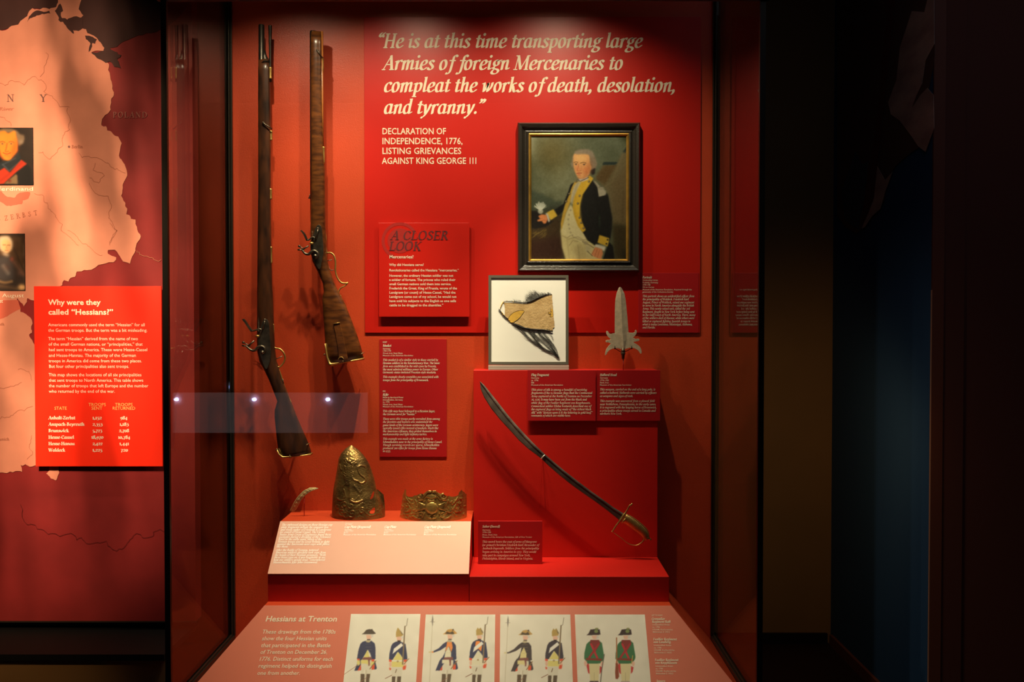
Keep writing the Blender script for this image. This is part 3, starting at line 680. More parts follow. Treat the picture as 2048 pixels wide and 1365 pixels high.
mini(hl, hpl, 0, rows(vw, [("Halberd Head", 824, 103, 930)]),
     rows(vw, [("Germany", 824, 120, 875), ("1770-1783", 824, 136, 880), ("Steel, Iron", 824, 150, 880), ("Museum of the American Revolution", 824, 165, 1024)]),
     rows(vw, [("This weapon, carried on the end of a long pole, is", 824, 195, 1175), ("called a halberd. Halberds were carried by officers", 824, 216, 1183), ("as weapons and signs of rank.", 824, 237, 1035), ("This example was uncovered from a plowed field", 824, 268, 1172), ("near Bethlehem, Pennsylvania, in the early 1900s.", 824, 289, 1180), ("It is engraved with the leaping horse of Brunswick,", 824, 309, 1183), ("a principality whose troops served in Canada and", 824, 330, 1177), ("northern New York.", 824, 349, 964)]))
ds = PZ(1020, 1129, zstep).y + 3.45
sl, slpl = board('label_panel', ds, (956, 1043), (1084.5, 1128.4), M['label'], 'dark red label standing on the low step headed Saber (Sword)', th=.008)
mini(sl, slpl, 0, rows(vw, [("Saber (Sword)", 78, 1066, 188)]),
     rows(vw, [("Germany", 78, 1086, 130), ("1770-1783", 78, 1101, 133), ("Brass, Steel, Iron", 78, 1116, 172), ("Museum of the American Revolution, Gift of Don Troiani", 78, 1131, 391)]),
     rows(vw, [("This sword bears the coat of arms of Margrave", 78, 1162, 423), ("(or prince) Christian Friedrich Karl Alexander of", 78, 1183, 437), ("Ansbach-Bayreuth. Soldiers from the principality", 78, 1204, 437), ("began arriving in America in 1777. They would", 78, 1226, 419), ("take part in campaigns around New York,", 78, 1248, 382), ("Philadelphia, Rhode Island, and in Virginia.", 78, 1269, 399)]))
# cap stand text (leans with the perspective of the slanted face)
vw = (520, 860, 3.791)
mini(cs, spl, 0, rows(vw, [("Cap Plate (fragment)", 640, 747, 836), ("Cap Plate", 943, 747, 1032), ("Cap Plate (fragment)", 1246, 747, 1442)]),
     rows(vw, [("LEFT TO RIGHT", 645, 724, 698), ("Germany", 638, 764, 693), ("1760-1777", 636, 777, 706), ("Brass", 634, 788, 668), ("Museum of the American Revolution", 631, 803, 877), ("Germany", 941, 764, 996), ("1760-1777", 940, 777, 1010), ("Brass", 938, 788, 972), ("Museum of the American Revolution", 936, 803, 1182),
               ("Germany", 1245, 764, 1300), ("1760-1777", 1244, 777, 1314), ("Brass", 1243, 788, 1277), ("Museum of the American Revolution", 1241, 803, 1489)]),
     rows(vw, [("The embossed designs on these Hessian cap", 163, 730, 547), ("plate fragments include the rampant lion", 158, 748, 517), ("and royal cypher of Friedrich II, Landgrave", 154, 767, 537), ("(or count) of Hesse-Cassel. The United", 149, 785, 490), ("States Army Corps of Engineers found these", 145, 804, 537), ("examples during a dredging of the Delaware", 141, 822, 535), ("River in the early 1900s. Many of the", 137, 840, 466), ("Hessian troops sent by Great Britain to fight", 133, 859, 524), ("against the Americans wore caps with plates", 128, 877, 524), ("like these.", 124, 895, 212),
               ("After the Battle of Trenton, tattered", 118, 922, 440), ("American soldiers gleefully took caps from", 114, 940, 497), ("the heads of their Hessian prisoners. ~With", 110, 959, 497), ("these brass caps on, it was laughable to see", 106, 977, 493), ('how our soldiers would strut," remembered', 101, 996, 490), ("Massachusetts fifer John Greenwood.", 97, 1015, 435)]), m='white')
# deck text
vw = (380, 1180, 4.267)
lettering(deck, dpl, M['cream'], rows(vw, [("Hessians at Trenton", 640, 273, 1250)]), 11.5, bold=.018, shear=.14, name='title_lettering')
lettering(deck, dpl, M['cream'], rows(vw, [("These drawings from the 1780s", 613, 377, 1240), ("show the four Hessian units", 611, 434, 1163), ("that participated in the Battle", 604, 493, 1196), ("of Trenton on December 26,", 597, 550, 1170), ("1776. Distinct uniforms for each", 584, 609, 1217), ("regiment helped to distinguish", 580, 668, 1206), ("one from another.", 571, 729, 936)]), 8.4, bold=.008, shear=.14, name='body_lettering')
vw = (1140, 1180, 5.389)
mini(deck, dpl, 0, rows(vw, [("Grenadier", 879, 328, 1022), ("Regiment Rall", 884, 359, 1082), ("Fusilier Regiment", 896, 548, 1150), ("von Lossberg", 898, 578, 1085), ("Fusilier Regiment", 913, 771, 1167), ("von Knyphausen", 916, 802, 1152), ("Jagers", 931, 998, 1025)]),
     rows(vw, [("LEFT TO RIGHT:", 879, 287, 1000), ("Unidentified Artist", 886, 388, 1074), ("ca. 1786", 888, 414, 968), ("HStAM, Kurfurstliche", 890, 441, 1106), ("Bibliothek E 195/2", 892, 467, 1077), ("Unidentified Artist", 902, 610, 1092), ("ca. 1786", 904, 636, 985), ("HStAM, Kurfurstliche", 906, 662, 1125), ("Bibliothek E 195/2", 908, 689, 1095), ("Unidentified Artist", 919, 835, 1110), ("ca. 1786", 921, 861, 1002), ("HStAM, Kurfurstliche", 923, 888, 1143), ("Bibliothek E 195/2", 926, 915, 1113)]), None)

# ================================================================== uniform prints on the deck
CREAMP = (232, 226, 202)
def rel(P_, o, k): return [(o[0] + x*k, o[1] + y*k) for x, y in P_]
NAVYC, REDC, YEL, FLESH, BRN = (72, 74, 96), (228, 96, 66), (226, 214, 128), (232, 188, 160), (108, 92, 74)
def officer(c, o, k, coat, lap, vest, hatrim, arm_out=False, halberd=False):
    R = lambda p: rel(p, o, k)
    skirt = (coat)
    # legs and boots
    c.poly(R([(-130,300),(60,300),(50,560),(-10,860),(-70,860),(-60,560),(-80,480),(-100,560),(-90,860),(-160,860),(-150,560)]), (222,216,190), .5)
    c.poly(R([(-60,500),(-40,500),(-60,700),(-75,700)]), (190,180,150), .6, .7)
    c.poly(R([(-155,575),(-80,575),(-85,880),(-160,880)]), BRN); c.poly(R([(-45,575),(25,575),(-20,880),(-75,880)]), BRN)
    # coat tails with red lining
    c.poly(R([(-200,330),(-150,260),(-150,505),(-230,512),(-275,515)]), coat); c.poly(R([(-215,515),(-150,390),(-148,505)]), REDC)
    c.poly(R([(60,300),(120,340),(150,470),(130,492),(60,490)]), coat); c.poly(R([(50,400),(110,400),(105,490),(50,495)]), REDC)
    # body
    if arm_out:
        c.poly(R([(-70,-30),(60,-30),(110,40),(120,300),(60,320),(-60,300),(-150,430),(-200,515),(-240,510),(-160,300),(-95,170),(-75,60),(-180,130),(-310,175),(-318,150),(-210,90),(-130,10)]), coat, .5)
        c.poly(R([(-318,148),(-345,152),(-345,178),(-312,176)]), lap if lap != coat else coat); c.ell(o if 0 else (o[0]-375*k, o[1]+165*k), 30*k, 13*k, (222,206,150))
    else:
        c.poly(R([(-60,-50),(50,-50),(110,0),(125,90),(125,290),(60,330),(30,200),(-20,120),(-140,320),(-225,290),(-195,120),(-160,10),(-120,-30)]), coat, .5)
        c.poly(R([(-225,285),(-170,290),(-175,320),(-215,320)]), REDC); c.poly(R([(50,300),(105,300),(105,340),(50,345)]), REDC)
        c.poly(R([(-220,320),(-165,320),(-165,390),(-200,420),(-225,400)]), YEL, .6); c.poly(R([(50,340),(105,340),(95,400),(20,420),(30,380)]), YEL, .6)
    if lap != coat: c.poly(R([(-55,-30),(30,-30),(50,80),(20,170),(-20,60),(-95,160),(-70,60)]), lap, .5)
    c.poly(R([(-25,120),(15,260),(20,300),(-110,290)]) if not arm_out else R([(-30,60),(20,180),(20,290),(-110,290),(-90,170)]), vest, .5)
    c.poly(R([(-110,265),(50,255),(60,310),(20,310),(15,420),(-10,420),(-20,315),(-130,310)]), (140,92,84), .6)
    c.poly(R([(-150,310),(-20,310),(-10,400),(-60,380),(-150,380)]), vest, .6)
    for i in range(4): c.line([(o[0]-60*k, o[1]+(10+55*i)*k), (o[0]+40*k, o[1]+(10+55*i)*k)], 4*k, (165,150,110), .6)
    # head
    c.poly(R([(-50,-160),(55,-160),(50,-110),(20,-75),(-35,-75),(-45,-120)]), FLESH, .5); c.ell((o[0]+62*k, o[1]-140*k), 26*k, 22*k, (214,210,196))
    c.poly(R([(-35,-80),(30,-80),(30,-62),(-35,-62)]), (66,58,54)); c.ell((o[0]-12*k, o[1]-40*k), 45*k, 22*k, (190,178,140))
    c.poly(R([(-135,-172),(-90,-205),(-50,-255),(10,-270),(60,-262),(100,-220),(135,-185),(80,-172)]), hatrim if hatrim else (92,82,70), .5)
    if hatrim: c.poly(R([(-95,-178),(-60,-225),(0,-205),(50,-230),(80,-185),(60,-170)]), (92,82,66), .6)
    c.poly(R([(35,-255),(60,-275),(75,-250),(50,-235)]), (92,82,70))
    if halberd:
        c.line([(o[0]-330*k, o[1]-400*k), (o[0]-395*k, o[1]+900*k)], 9*k, (200,190,160))
        c.poly(R([(-328,-540),(-312,-440),(-318,-400),(-330,-310),(-345,-400),(-345,-440)]), (140,132,118)); c.line(R([(-372,-405),(-290,-402)]), 8*k, (150,140,125))
    else: c.line(R([(-200,400),(-520,620)]), 9*k, (170,130,105))
    c.line(R([(-40,640),(-400,900)]), 9*k, (160,112,90)); c.line(R([(20,480),(130,330)]), 16*k, (150,120,80))
def grenadier(c, o, k, coat, lap, vest, tall=True):
    R = lambda p: rel(p, o, k)
    c.poly(R([(-140,400),(70,400),(60,560),(10,900),(-40,900),(-45,620),(-60,560),(-75,620),(-90,900),(-140,900),(-125,560)]), (222,216,190))
    c.poly(R([(-125,570),(-60,570),(-75,900),(-135,900)]), BRN); c.poly(R([(-25,570),(48,570),(15,900),(-50,900)]), BRN)
    c.poly(R([(-180,400),(-140,420),(-148,455),(-170,450)]), REDC, .6); c.poly(R([(70,370),(145,360),(130,440),(80,450)]), REDC, .6)
    c.poly(R([(-50,-85),(40,-85),(130,-40),(160,180),(165,250),(95,260),(40,170),(-20,110),(-130,290),(-180,250),(-175,150),(-140,0),(-110,-50)]), coat)
    if lap != coat: c.poly(R([(-60,-60),(10,-70),(60,30),(40,130),(-10,80),(-80,120)]), lap)
    c.poly(R([(-10,110),(90,250),(90,395),(-135,395),(-130,300)]), vest)
    c.poly(R([(50,-60),(85,-10),(-90,130),(-115,150),(-90,50)]), (238,234,216)); c.line(R([(-130,275),(90,280)]), 26*k, (232,228,205)); c.ell((o[0]-18*k, o[1]+290*k), 20*k, 18*k, (180,160,110))
    c.poly(R([(-182,250),(-130,262),(-132,300),(-182,295)]), REDC); c.poly(R([(95,255),(160,255),(150,300),(95,300)]), REDC)
    c.ell((o[0]-155*k, o[1]+345*k), 24*k, 50*k, FLESH); c.ell((o[0]+120*k, o[1]+335*k), 22*k, 40*k, FLESH)
    c.poly(R([(-40,-175),(50,-185),(65,-140),(40,-95),(-25,-90)]), FLESH); c.ell((o[0]+65*k, o[1]-165*k), 22*k, 22*k, (214,210,196)); c.poly(R([(-25,-105),(40,-105),(35,-78),(-20,-78)]), (66,58,54))
    c.poly(R([(-50,-170),(-50,-260),(-20,-345),(0,-335),(60,-250),(90,-215),(55,-185)]) if tall else R([(-50,-170),(-55,-260),(-25,-320),(0,-290),(30,-320),(75,-240),(70,-185)]), (186,158,92)); c.poly(R([(20,-310),(85,-215),(60,-225)]), (96,92,90), .6)
    c.line(R([(75,340),(118,-370)]), 24*k, (140,122,94)); c.line(R([(118,-370),(150,-385),(170,-520)]), 11*k, (150,140,118))
    c.line(R([(100,340),(190,240)]), 14*k, (150,120,80)); c.line(R([(-250,610),(-130,550)]), 12*k, (150,110,85)); c.line(R([(-60,500),(-40,440)]), 14*k, (130,105,80))
def jager(c, o, k, rifle=False):
    R = lambda p: rel(p, o, k); G = (74,122,82)
    c.poly(R([(-110,330),(80,330),(60,620),(10,700),(-60,700),(-85,620)]), (224,212,160))
    c.poly(R([(-95,640),(60,640),(40,900),(-80,900)]), (104,88,80) if not rifle else (196,178,160)); c.line(R([(-15,500),(-15,900)]), 8*k, (180,168,130), .8)
    c.poly(R([(-150,370),(-110,300),(-95,520),(-120,500)]), (200,70,66)); c.poly(R([(80,380),(125,400),(110,480),(80,520)]), (200,70,66))
    c.poly(R([(-60,-70),(60,-70),(120,-20),(160,220),(150,260),(110,330),(20,340),(-130,340),(-190,250),(-185,150),(-150,0),(-110,-40)]), G)
    c.poly(R([(-80,-75),(70,-75),(90,-10),(0,140),(-90,-10)]), (140,64,58)); c.line(R([(-70,0),(40,240)]), 32*k, (196,60,64)); c.line(R([(60,0),(-100,230)]), 32*k, (170,60,60))
    c.line(R([(-140,260),(100,270)]), 38*k, (140,70,56)); c.ell((o[0]-165*k, o[1]+335*k), 26*k, 50*k, FLESH); c.ell((o[0]+120*k, o[1]+340*k), 26*k, 44*k, FLESH)
    c.poly(R([(-60,-150),(40,-150),(35,-100),(0,-85),(-40,-95)]), FLESH); c.ell((o[0]+45*k, o[1]-120*k), 24*k, 24*k, (214,210,196))
    c.poly(R([(-150,-155),(-110,-190),(-80,-255),(20,-265),(80,-255),(95,-170),(60,-160)]), (74,62,58)); c.ell((o[0]+20*k, o[1]-225*k), 35*k, 30*k, (130,146,88)); c.ell((o[0]+30*k, o[1]-270*k), 32*k, 14*k, (150,150,100))
    if rifle:
        c.line(R([(-170,-110),(-165,420)]), 18*k, (170,110,66)); c.poly(R([(-185,330),(-145,330),(-125,560),(-150,610),(-190,600),(-195,480)]), (150,84,60)); c.line(R([(90,340),(110,200)]), 14*k, (190,170,90))
    else: c.line(R([(70,900),(120,420),(160,180)]), 16*k, (120,112,100))
prints = [((702, 1229), (841, 1229)), ((851.5, 1230), (990.5, 1230)), ((1000.5, 1230), (1140.5, 1230)), ((1149.5, 1230), (1289.5, 1230))]
names = ['cream print with a blue coated officer and mitre capped soldier', 'cream print with an orange faced officer holding a spontoon', 'cream print with a dark coated officer holding a spontoon', 'cream print with two green coated riflemen']
for i, (pa, pb) in enumerate(prints):
    u0, v0 = dpl.uv(*pa); u1, _ = dpl.uv(*pb)
    c = Can(dpl, pa, (pb[0], pb[1] + 178), 1.0, 2.95); c.u0, c.u1 = u0, u1; c.w = int((u1-u0)/c.r)+2
    yy, xx = np.mgrid[0:c.h, 0:c.w]; c.xx, c.yy = xx.astype(float), yy.astype(float)
    c.c = np.zeros((c.h, c.w, 3)) + np.array(CREAMP) + noise2(c.h, c.w, 6, i)[..., None]*2.0
    if i == 0:
        c.view = (690, 1220, 9.4125); officer(c, (450, 640), 1.0, NAVYC, NAVYC, YEL, None); grenadier(c, (1010, 690), 1.0, NAVYC, NAVYC, YEL)
    elif i == 1:
        c.view = (840, 1180, 6.4); officer(c, (385, 690), .68, NAVYC, (240,148,80), (230,224,190), (206,160,88), True, True); grenadier(c, (755, 705), .68, NAVYC, (240,148,80), (228,222,188), False)
    elif i == 2:
        c.view = (840, 1180, 6.4); officer(c, (1350, 700), .68, (84,76,74), (84,76,74), (226,214,150), (196,160,96), True, True); grenadier(c, (1725, 715), .68, (78,72,76), (78,72,76), YEL, False)
    else:
        c.view = (1140, 1180, 5.389); jager(c, (270, 590), .62); jager(c, (607, 590), .62, True)
    c.build('uniform_print', deck, M['print'], gain=1.0, tint=(1, 1.02, 1.15), eps=.0008, label=names[i])
# ================================================================== FRAMED PORTRAIT
def frame_sweep(pl, x0, y0, x1, y1, prof, name, m, parent):
    """mitred frame: prof = [(inset px, height m)] from the outer edge inwards"""
    a = pl.uv(x0, y0); b = pl.uv(x1, y1); k = 3.4 / F; vs = []; fs = []; n = len(prof)
    for ins, h in prof:
        i = ins * k
        for u, v in ((a[0]+i, b[1]+i), (b[0]-i, b[1]+i), (b[0]-i, a[1]-i), (a[0]+i, a[1]-i)): vs.append(pl.at(u, v, h))
    for j in range(n):
        j2 = (j+1) % n
        for q in range(4): fs.append((j*4+q, j*4+(q+1) % 4, j2*4+(q+1) % 4, j2*4+q))
    return obj(name, MB().add(vs, fs), m, parent)
fp = vplane(3.4365)
por = thing('framed_portrait', fp.hit(1157, 544), 'oil portrait of an officer in blue and yellow coat in black rippled frame', 'painting')
frame_sweep(fp, 1035.5, 247, 1278.5, 544.3, [(0, -.007), (0, .015), (3, .023), (8, .020), (10, .014), (14, .008), (17, .010), (19, .015), (22.5, .013), (22.5, -.007)], 'frame', M['ebony'], por)
frame_sweep(fp, 1057.3, 268, 1256.8, 524.3, [(0, -.001), (0, .0135), (2.2, .015), (3.2, .012), (5.4, .0085), (5.4, -.001)], 'gilt_slip', M['gilt'], por)
backing('back_board', Plane(fp.o, fp.u, fp.v), (1060, 270), (1254, 521), .006, M['black'], por)
c = Can(fp, (1061.5, 272.5), (1252.5, 520.5), .95); c.view = (1020, 230, 4.136)
H, W = c.h, c.w; n1 = noise2(H, W, 14, 3); n2 = noise2(H, W, 4, 4)
ty = c.yy / H; tx = c.xx / W
base = np.zeros((H, W, 3)) + np.array((88, 92, 66)); base += n1[..., None]*7 + n2[..., None]*2
base += (np.exp(-((tx-.22)**2/.05 + (ty-.88)**2/.03)))[..., None]*np.array((6, -8, -22)); base += np.exp(-((tx-.35)**2/.06 + (ty-.62)**2/.05))[..., None]*np.array((26, 22, 16))
c.c = base
c.poly([(170,620),(200,630),(230,650),(260,655),(300,680),(340,690),(370,720),(430,715),(430,1000),(170,1000)], (62, 70, 52), 2.5, .8)
c.poly([(170,800),(430,740),(440,860),(170,900)], (52, 52, 36), 5, .8)
c.poly([(170,930),(430,820),(430,1200),(170,1200)], (58, 40, 18), 5, .95)
c.poly([(170,1040),(430,1000),(460,1200),(170,1200)], (46, 20, 10), 7, .8)
for i in range(60):
    x, y = 180+RNG.rand()*110, 960+RNG.rand()*70; c.line([(x, y), (x+14+RNG.rand()*14, y-10-RNG.rand()*14)], 3, (120, 98, 40), .45)
# tent
c.poly([(965,262),(965,330),(930,310)], (34, 44, 40), 1); c.poly([(930,310),(975,312),(975,920),(840,910),(800,640),(700,520),(775,420),(880,415)], (104, 86, 52), 3, .75)
c.poly([(775,420),(885,410),(785,580),(705,530)], (84, 62, 28), 2.5, .9); c.poly([(775,392),(888,393),(872,415),(762,416)], (34, 46, 40), 1)
c.poly([(840,560),(975,420),(975,900),(900,905),(850,800)], (96, 78, 46), 6, .8); c.line([(930,330),(840,560),(790,590)], 12, (120,104,68), .5, soft=2); c.line([(940,640),(930,880)], 16, (76,58,30), .5, soft=3)
c.poly([(840,900),(975,920),(975,1200),(860,1200)], (52, 40, 16), 5, .95); c.poly([(925,1120),(975,1110),(975,1200),(925,1200)], (30,26,16), 4, .7)
# hat and plume, left
c.poly([(172,795),(240,800),(300,860),(360,880),(300,925),(210,945),(172,935)], (22, 16, 12), 1.5)
for i in range(42):
    q = -2.9 + 2.6*i/41 + RNG.randn()*.05; r = 42+RNG.rand()*16; c.line([(252, 792), (252+r*math.cos(q)*.95, 775+r*math.sin(q)*.98)], 5, (206, 204, 178), .55, soft=.8)
c.ell((252, 800), 22, 22, (190,186,160), 1, .8)
# trousers and waistcoat
c.poly([(430,900),(500,940),(600,975),(700,1080),(760,1200),(460,1200),(430,1100),(416,960)], (196, 178, 118), 1.5)
c.poly([(520,1100),(560,1200),(640,1200),(600,1080)], (170,150,96), 4, .7); c.line([(560,1080),(575,1200)], 6, (140,122,78), .6, soft=2); c.line([(470,1020),(490,1200)], 5, (150,132,84), .5, soft=2)
c.poly([(500,740),(525,780),(560,860),(600,950),(640,1040),(600,1060),(520,1010),(460,1010),(425,960),(440,880),(465,800)], (206, 190, 134), 1.5)
c.line([(480,1030),(560,1010),(640,1060)], 6, (140,124,80), .6, soft=1.5)
for p in [(500,790),(487,828),(480,865),(484,908),(490,942),(500,975),(514,998)]: c.ell(p, 7, 7, (120,104,66), .6, .8); c.ell((p[0]-1, p[1]-1), 4, 4, (220,206,160), .5, .8)
for a in ([(430,1000),(470,1020),(500,1000)], [(520,1010),(590,1040),(640,1030)], [(490,1080),(520,1040),(560,1050)]): c.line(a, 5, (130,114,76), .6, soft=1.2)
# dark coat
NB = (20, 18, 14)
c.poly([(530,560),(500,580),(480,640),(440,740),(370,785),(392,838),(440,800),(470,720),(500,650)], NB, 1)
c.poly([(680,545),(760,600),(812,670),(826,760),(844,850),(842,940),(830,1020),(800,1100),(765,1200),(865,1200),(850,1090),(810,1040),(700,1080),(640,1040),(600,970),(560,900),(575,760),(590,640)], NB, 1)
c.poly([(640,560),(690,600),(720,820),(715,1060),(640,1020),(600,960),(575,800),(590,660)], (24,22,18), 1.5)
c.poly([(735,820),(746,850),(745,940),(735,930)], (46,58,40), 1.5, .7)
c.poly([(560,1060),(680,1100),(760,1100),(760,1200),(865,1200),(855,1080),(800,1020),(620,960)], NB, 1.5, 0.0)
c.line([(826,700),(848,870),(835,1000)], 6, (60,54,40), .4, soft=2)
# yellow facings
YF = (208, 164, 44)
c.poly([(540,545),(560,560),(520,640),(500,720),(460,820),(432,930),(425,960),(418,900),(432,830),(452,750),(490,660),(510,600)], (190,150,54), 1)
c.poly([(560,560),(660,505),(688,528),(650,590),(600,660),(578,740),(576,830),(600,900),(626,955),(600,974),(560,920),(535,850),(518,770),(520,690),(545,600)], YF, 1)
c.line([(640,560),(596,660),(575,760),(585,860)], 12, (228,188,70), .45, soft=3); c.line([(545,620),(528,720),(532,820),(570,920)], 8, (160,118,30), .5, soft=3)
for p in [(575,672),(560,735),(574,852),(588,895),(606,940),(490,655),(464,718),(545,553),(652,553)]: c.ell(p, 9, 9, (70,56,36), .7, .9); c.ell((p[0]-2, p[1]-2), 5, 5, (170,156,120), .5, .9)
# stock and cravat
c.poly([(558,535),(640,510),(650,535),(600,556),(572,552)], (196, 188, 170), 1); c.line([(560,536),(580,552),(650,520)], 5, (40,32,24), .8)
c.poly([(560,556),(590,556),(560,610),(530,680),(514,745),(498,720),(512,640),(530,590)], (186, 172, 132), 1.2); c.line([(560,570),(530,650),(512,730)], 6, (140,124,88), .5, soft=2)
# head
FL = (222, 160, 96)
c.poly([(524,330),(540,310),(590,295),(650,300),(690,330),(710,370),(720,410),(705,450),(680,460),(655,400),(650,340),(540,330),(520,390),(505,420),(515,350)], (132, 112, 86), 1.2)
c.poly([(535,305),(570,290),(640,286),(680,305),(700,345),(660,345),(640,330),(560,332),(530,332)], (140,122,98), 1.5)
c.poly([(668,460),(705,440),(700,490),(680,500),(665,480)], (34,24,18), 1.2); c.poly([(505,400),(522,395),(520,440),(508,432)], (136,118,94), 1)
c.poly([(527,332),(560,330),(640,330),(656,350),(660,400),(672,440),(660,470),(650,500),(610,528),(570,528),(548,500),(532,460),(522,410)], FL, 1, smooth=True)
c.poly([(650,360),(664,400),(672,450),(650,500),(600,530),(620,480),(640,420)], (176,98,52), 4, .75); c.ell((556,450), 20, 24, (214,116,64), 3.5, .6); c.ell((622,458), 24, 26, (210,112,62), 4, .65)
c.ell((585,358), 46, 22, (240,190,116), 5, .8); c.poly([(548,420),(562,418),(570,462),(548,470)], (222,140,86), 2, .5)
for a in ([(528,397),(545,391),(560,396)], [(582,402),(606,395),(628,402)]): c.line(a, 5, (92,62,34), .85, smooth=True, soft=.8)
for p, rr in (((545,411), 9), ((612,413), 10)):
    c.ell(p, rr+3, 6, (186,140,96), .8, .8); c.ell(p, rr-3, 4.5, (56,38,26), .7, .95); c.line([(p[0]-rr-2, p[1]-3), (p[0]+rr+2, p[1]-4)], 3, (90,56,36), .8)
c.line([(568,408),(562,440),(556,460),(570,468),(588,462)], 4.5, (176,96,52), .75, smooth=True, soft=1); c.ell((580,455), 8, 7, (206,120,72), 1.5, .6); c.line([(588,420),(590,458)], 5, (196,116,66), .5, soft=2)
c.line([(552,486),(568,482),(592,484)], 5, (156,62,40), .9); c.poly([(553,487),(572,490),(590,485),(574,497),(560,496)], (198,92,62), .8); c.line([(560,504),(580,505)], 4, (160,90,54), .5, soft=1.5)
c.ell((574,516), 14, 8, (226,150,92), 2.5, .6); c.poly([(548,500),(580,528),(640,512),(600,540),(560,532)], (160,92,50), 3, .55)
# epaulette
c.poly([(684,545),(706,552),(745,590),(770,600),(795,650),(780,668),(735,680),(720,600)], (150,140,112), 1); c.line([(735,600),(770,592)], 4, (80,70,50), .8)
for i in range(14): c.line([(728+i*5, 622+i*.5), (732+i*4.6, 676-i)], 2.5, (186,176,146), .6, soft=.8)
# cuffs, hands
c.poly([(300,812),(358,782),(392,836),(335,874)], (204,166,54), 1); c.poly([(292,815),(312,818),(332,880),(318,892)], (196,186,164), 1.2)
c.poly([(232,840),(262,824),(300,830),(312,866),(296,900),(278,902),(262,880),(228,884),(226,870),(250,862)], (206,124,70), 1); c.line([(262,880),(275,872),(300,876)], 4, (140,70,38), .7)
c.line([(240,862),(270,858)], 4, (150,80,44), .6)
c.poly([(738,995),(820,1022),(806,1090),(722,1058)], (196,156,46), 1); 
for p in [(806,1035),(797,1068)]: c.ell(p, 8, 8, (70,56,30), .6)
c.poly([(705,1070),(792,1092),(778,1130),(740,1112),(700,1092)], (200,190,160), 1.2)
c.poly([(704,1095),(760,1112),(768,1150),(750,1196),(705,1180),(670,1160),(684,1130)], (206,130,80), 1); 
for a in ([(700,1110),(678,1150)], [(720,1116),(700,1168)], [(738,1124),(722,1182)]): c.line(a, 4, (140,74,42), .6, soft=1)
c.line([(600,1050),(640,1070),(690,1100)], 8, (110,96,66), .8, soft=1); c.ell((625,1062), 16, 14, (150,136,98), 1, .9); c.ell((645,1110), 22, 30, (176,162,120), 1.5, .7); c.line([(640,1130),(680,1168)], 6, (90,76,50), .8)
c.c += noise2(H, W, 1.0, 9)[..., None]*2.2
c.build('canvas', por, M['canvas'], gain=.88, eps=.0068, tint=(1, 1.05, 1.2))

# ================================================================== FRAMED SILK FRAGMENT
ftop = P(1056, 551, 3.370); fbot = P(1056, 729.7, dt + .014)
vdir = (ftop - fbot)
spf = Plane(fbot, (1, 0, 0), vdir)
fr = thing('framed_silk_fragment', fbot, 'small grey frame holding a tan silk fragment with black fringe on white', 'frame')
frame_sweep(spf, 977, 551, 1137, 729.7, [(0, -.016), (0, .004), (5.2, .004), (5.6, .001), (5.6, -.016)], 'frame', M['greyframe'], fr)
backing('backing_board', Plane(spf.o + spf.n*.0005, spf.u, spf.v), (980, 555), (1134, 727), .008, M['mount'], fr)
spb = Plane(spf.o + spf.n*.0005, spf.u, spf.v)
vw = (960, 530, 5.935)
def sp(x, y, e=.0): return spb.at(*spb.uv(vw[0] + x/vw[2], vw[1] + y/vw[2]), e)
out = [(285,448),(400,456),(480,462),(540,460),(600,444),(660,415),(720,388),(780,364),(855,350),(858,420),(862,500),(870,560),(872,620),(882,680),(880,745),(862,760),(858,785),(790,775),(720,765),(640,762),(540,745),(470,715),(400,690),(335,645),(300,610),(292,560),(296,500)]
def jag(p, a, k=3):
    o = []
    for i in range(len(p)):
        x, y = p[i]; X, Y = p[(i+1) % len(p)]
        for j in range(k): o.append((x+(X-x)*j/k + RNG.randn()*a, y+(Y-y)*j/k + RNG.randn()*a))
    return o
obj('silk', MB().prism([sp(x, y, .0016) for x, y in jag(out, 1.6)], spb.n * -.0008), M['silk'], fr)
obj('leaf_motif', MB().prism([sp(x, y, .0021) for x, y in crom([(332,650),(350,610),(400,565),(460,545),(524,545),(500,590),(460,640),(400,682),(370,688)], k=4)], spb.n*-.0004), M['goldleaf'], fr)
obj('cross_motif', MB().prism([sp(x, y, .0021) for x, y in [(845,522),(862,526),(866,616),(840,620),(828,606),(842,596),(838,580),(815,586),(810,566),(832,562),(848,560),(834,540)]], spb.n*-.0004), M['goldleaf'], fr)
mb = MB()
for a in ([(332,650),(350,610),(400,565),(460,545),(524,545),(500,590),(460,640),(400,682)], [(845,522),(834,540),(848,560),(832,562),(810,566),(815,586),(838,580),(842,596),(828,606),(840,620)]):
    obj('motif_outline', MB().tube([sp(x, y, .0023) for x, y in crom(a, False, 4)], .00035, 4), M['thread'], fr)
# rolled edge strip with gold flecks at the left, and the black hem lines
mb = MB(); mb.tube([sp(x, y, .0025) for x, y in [(222,525),(240,548),(270,585),(300,620),(340,650)]], [.0012,.0016,.0018,.0016,.0014], 6)
mb.tube([sp(x, y, .0025) for x, y in [(285,438),(340,436),(400,438),(450,444),(520,450),(585,450)]], [.0009,.0012,.0014,.0013,.0014,.0008], 6)
mb.tube([sp(x, y, .0025) for x, y in [(545,452),(600,436),(660,406),(720,378),(790,352),(852,348)]], [.0010,.0022,.0024,.0020,.0016,.0006], 6)
mb.tube([sp(x, y, .0025) for x, y in [(385,690),(440,715),(500,745),(580,762),(660,770),(740,772),(800,782),(860,796)]], [.0014,.0020,.0022,.0020,.0022,.0022,.0018,.0012], 6)
obj('hem', mb, M['thread'], fr)
mb = MB()
for x, y, r in ((262,572,9), (275,592,10), (345,655,10), (380,682,10), (395,440,7), (318,432,5)): mb.ball(sp(x, y, .003), r/vw[2]*3.4/F, 4, (1, .5, 1))
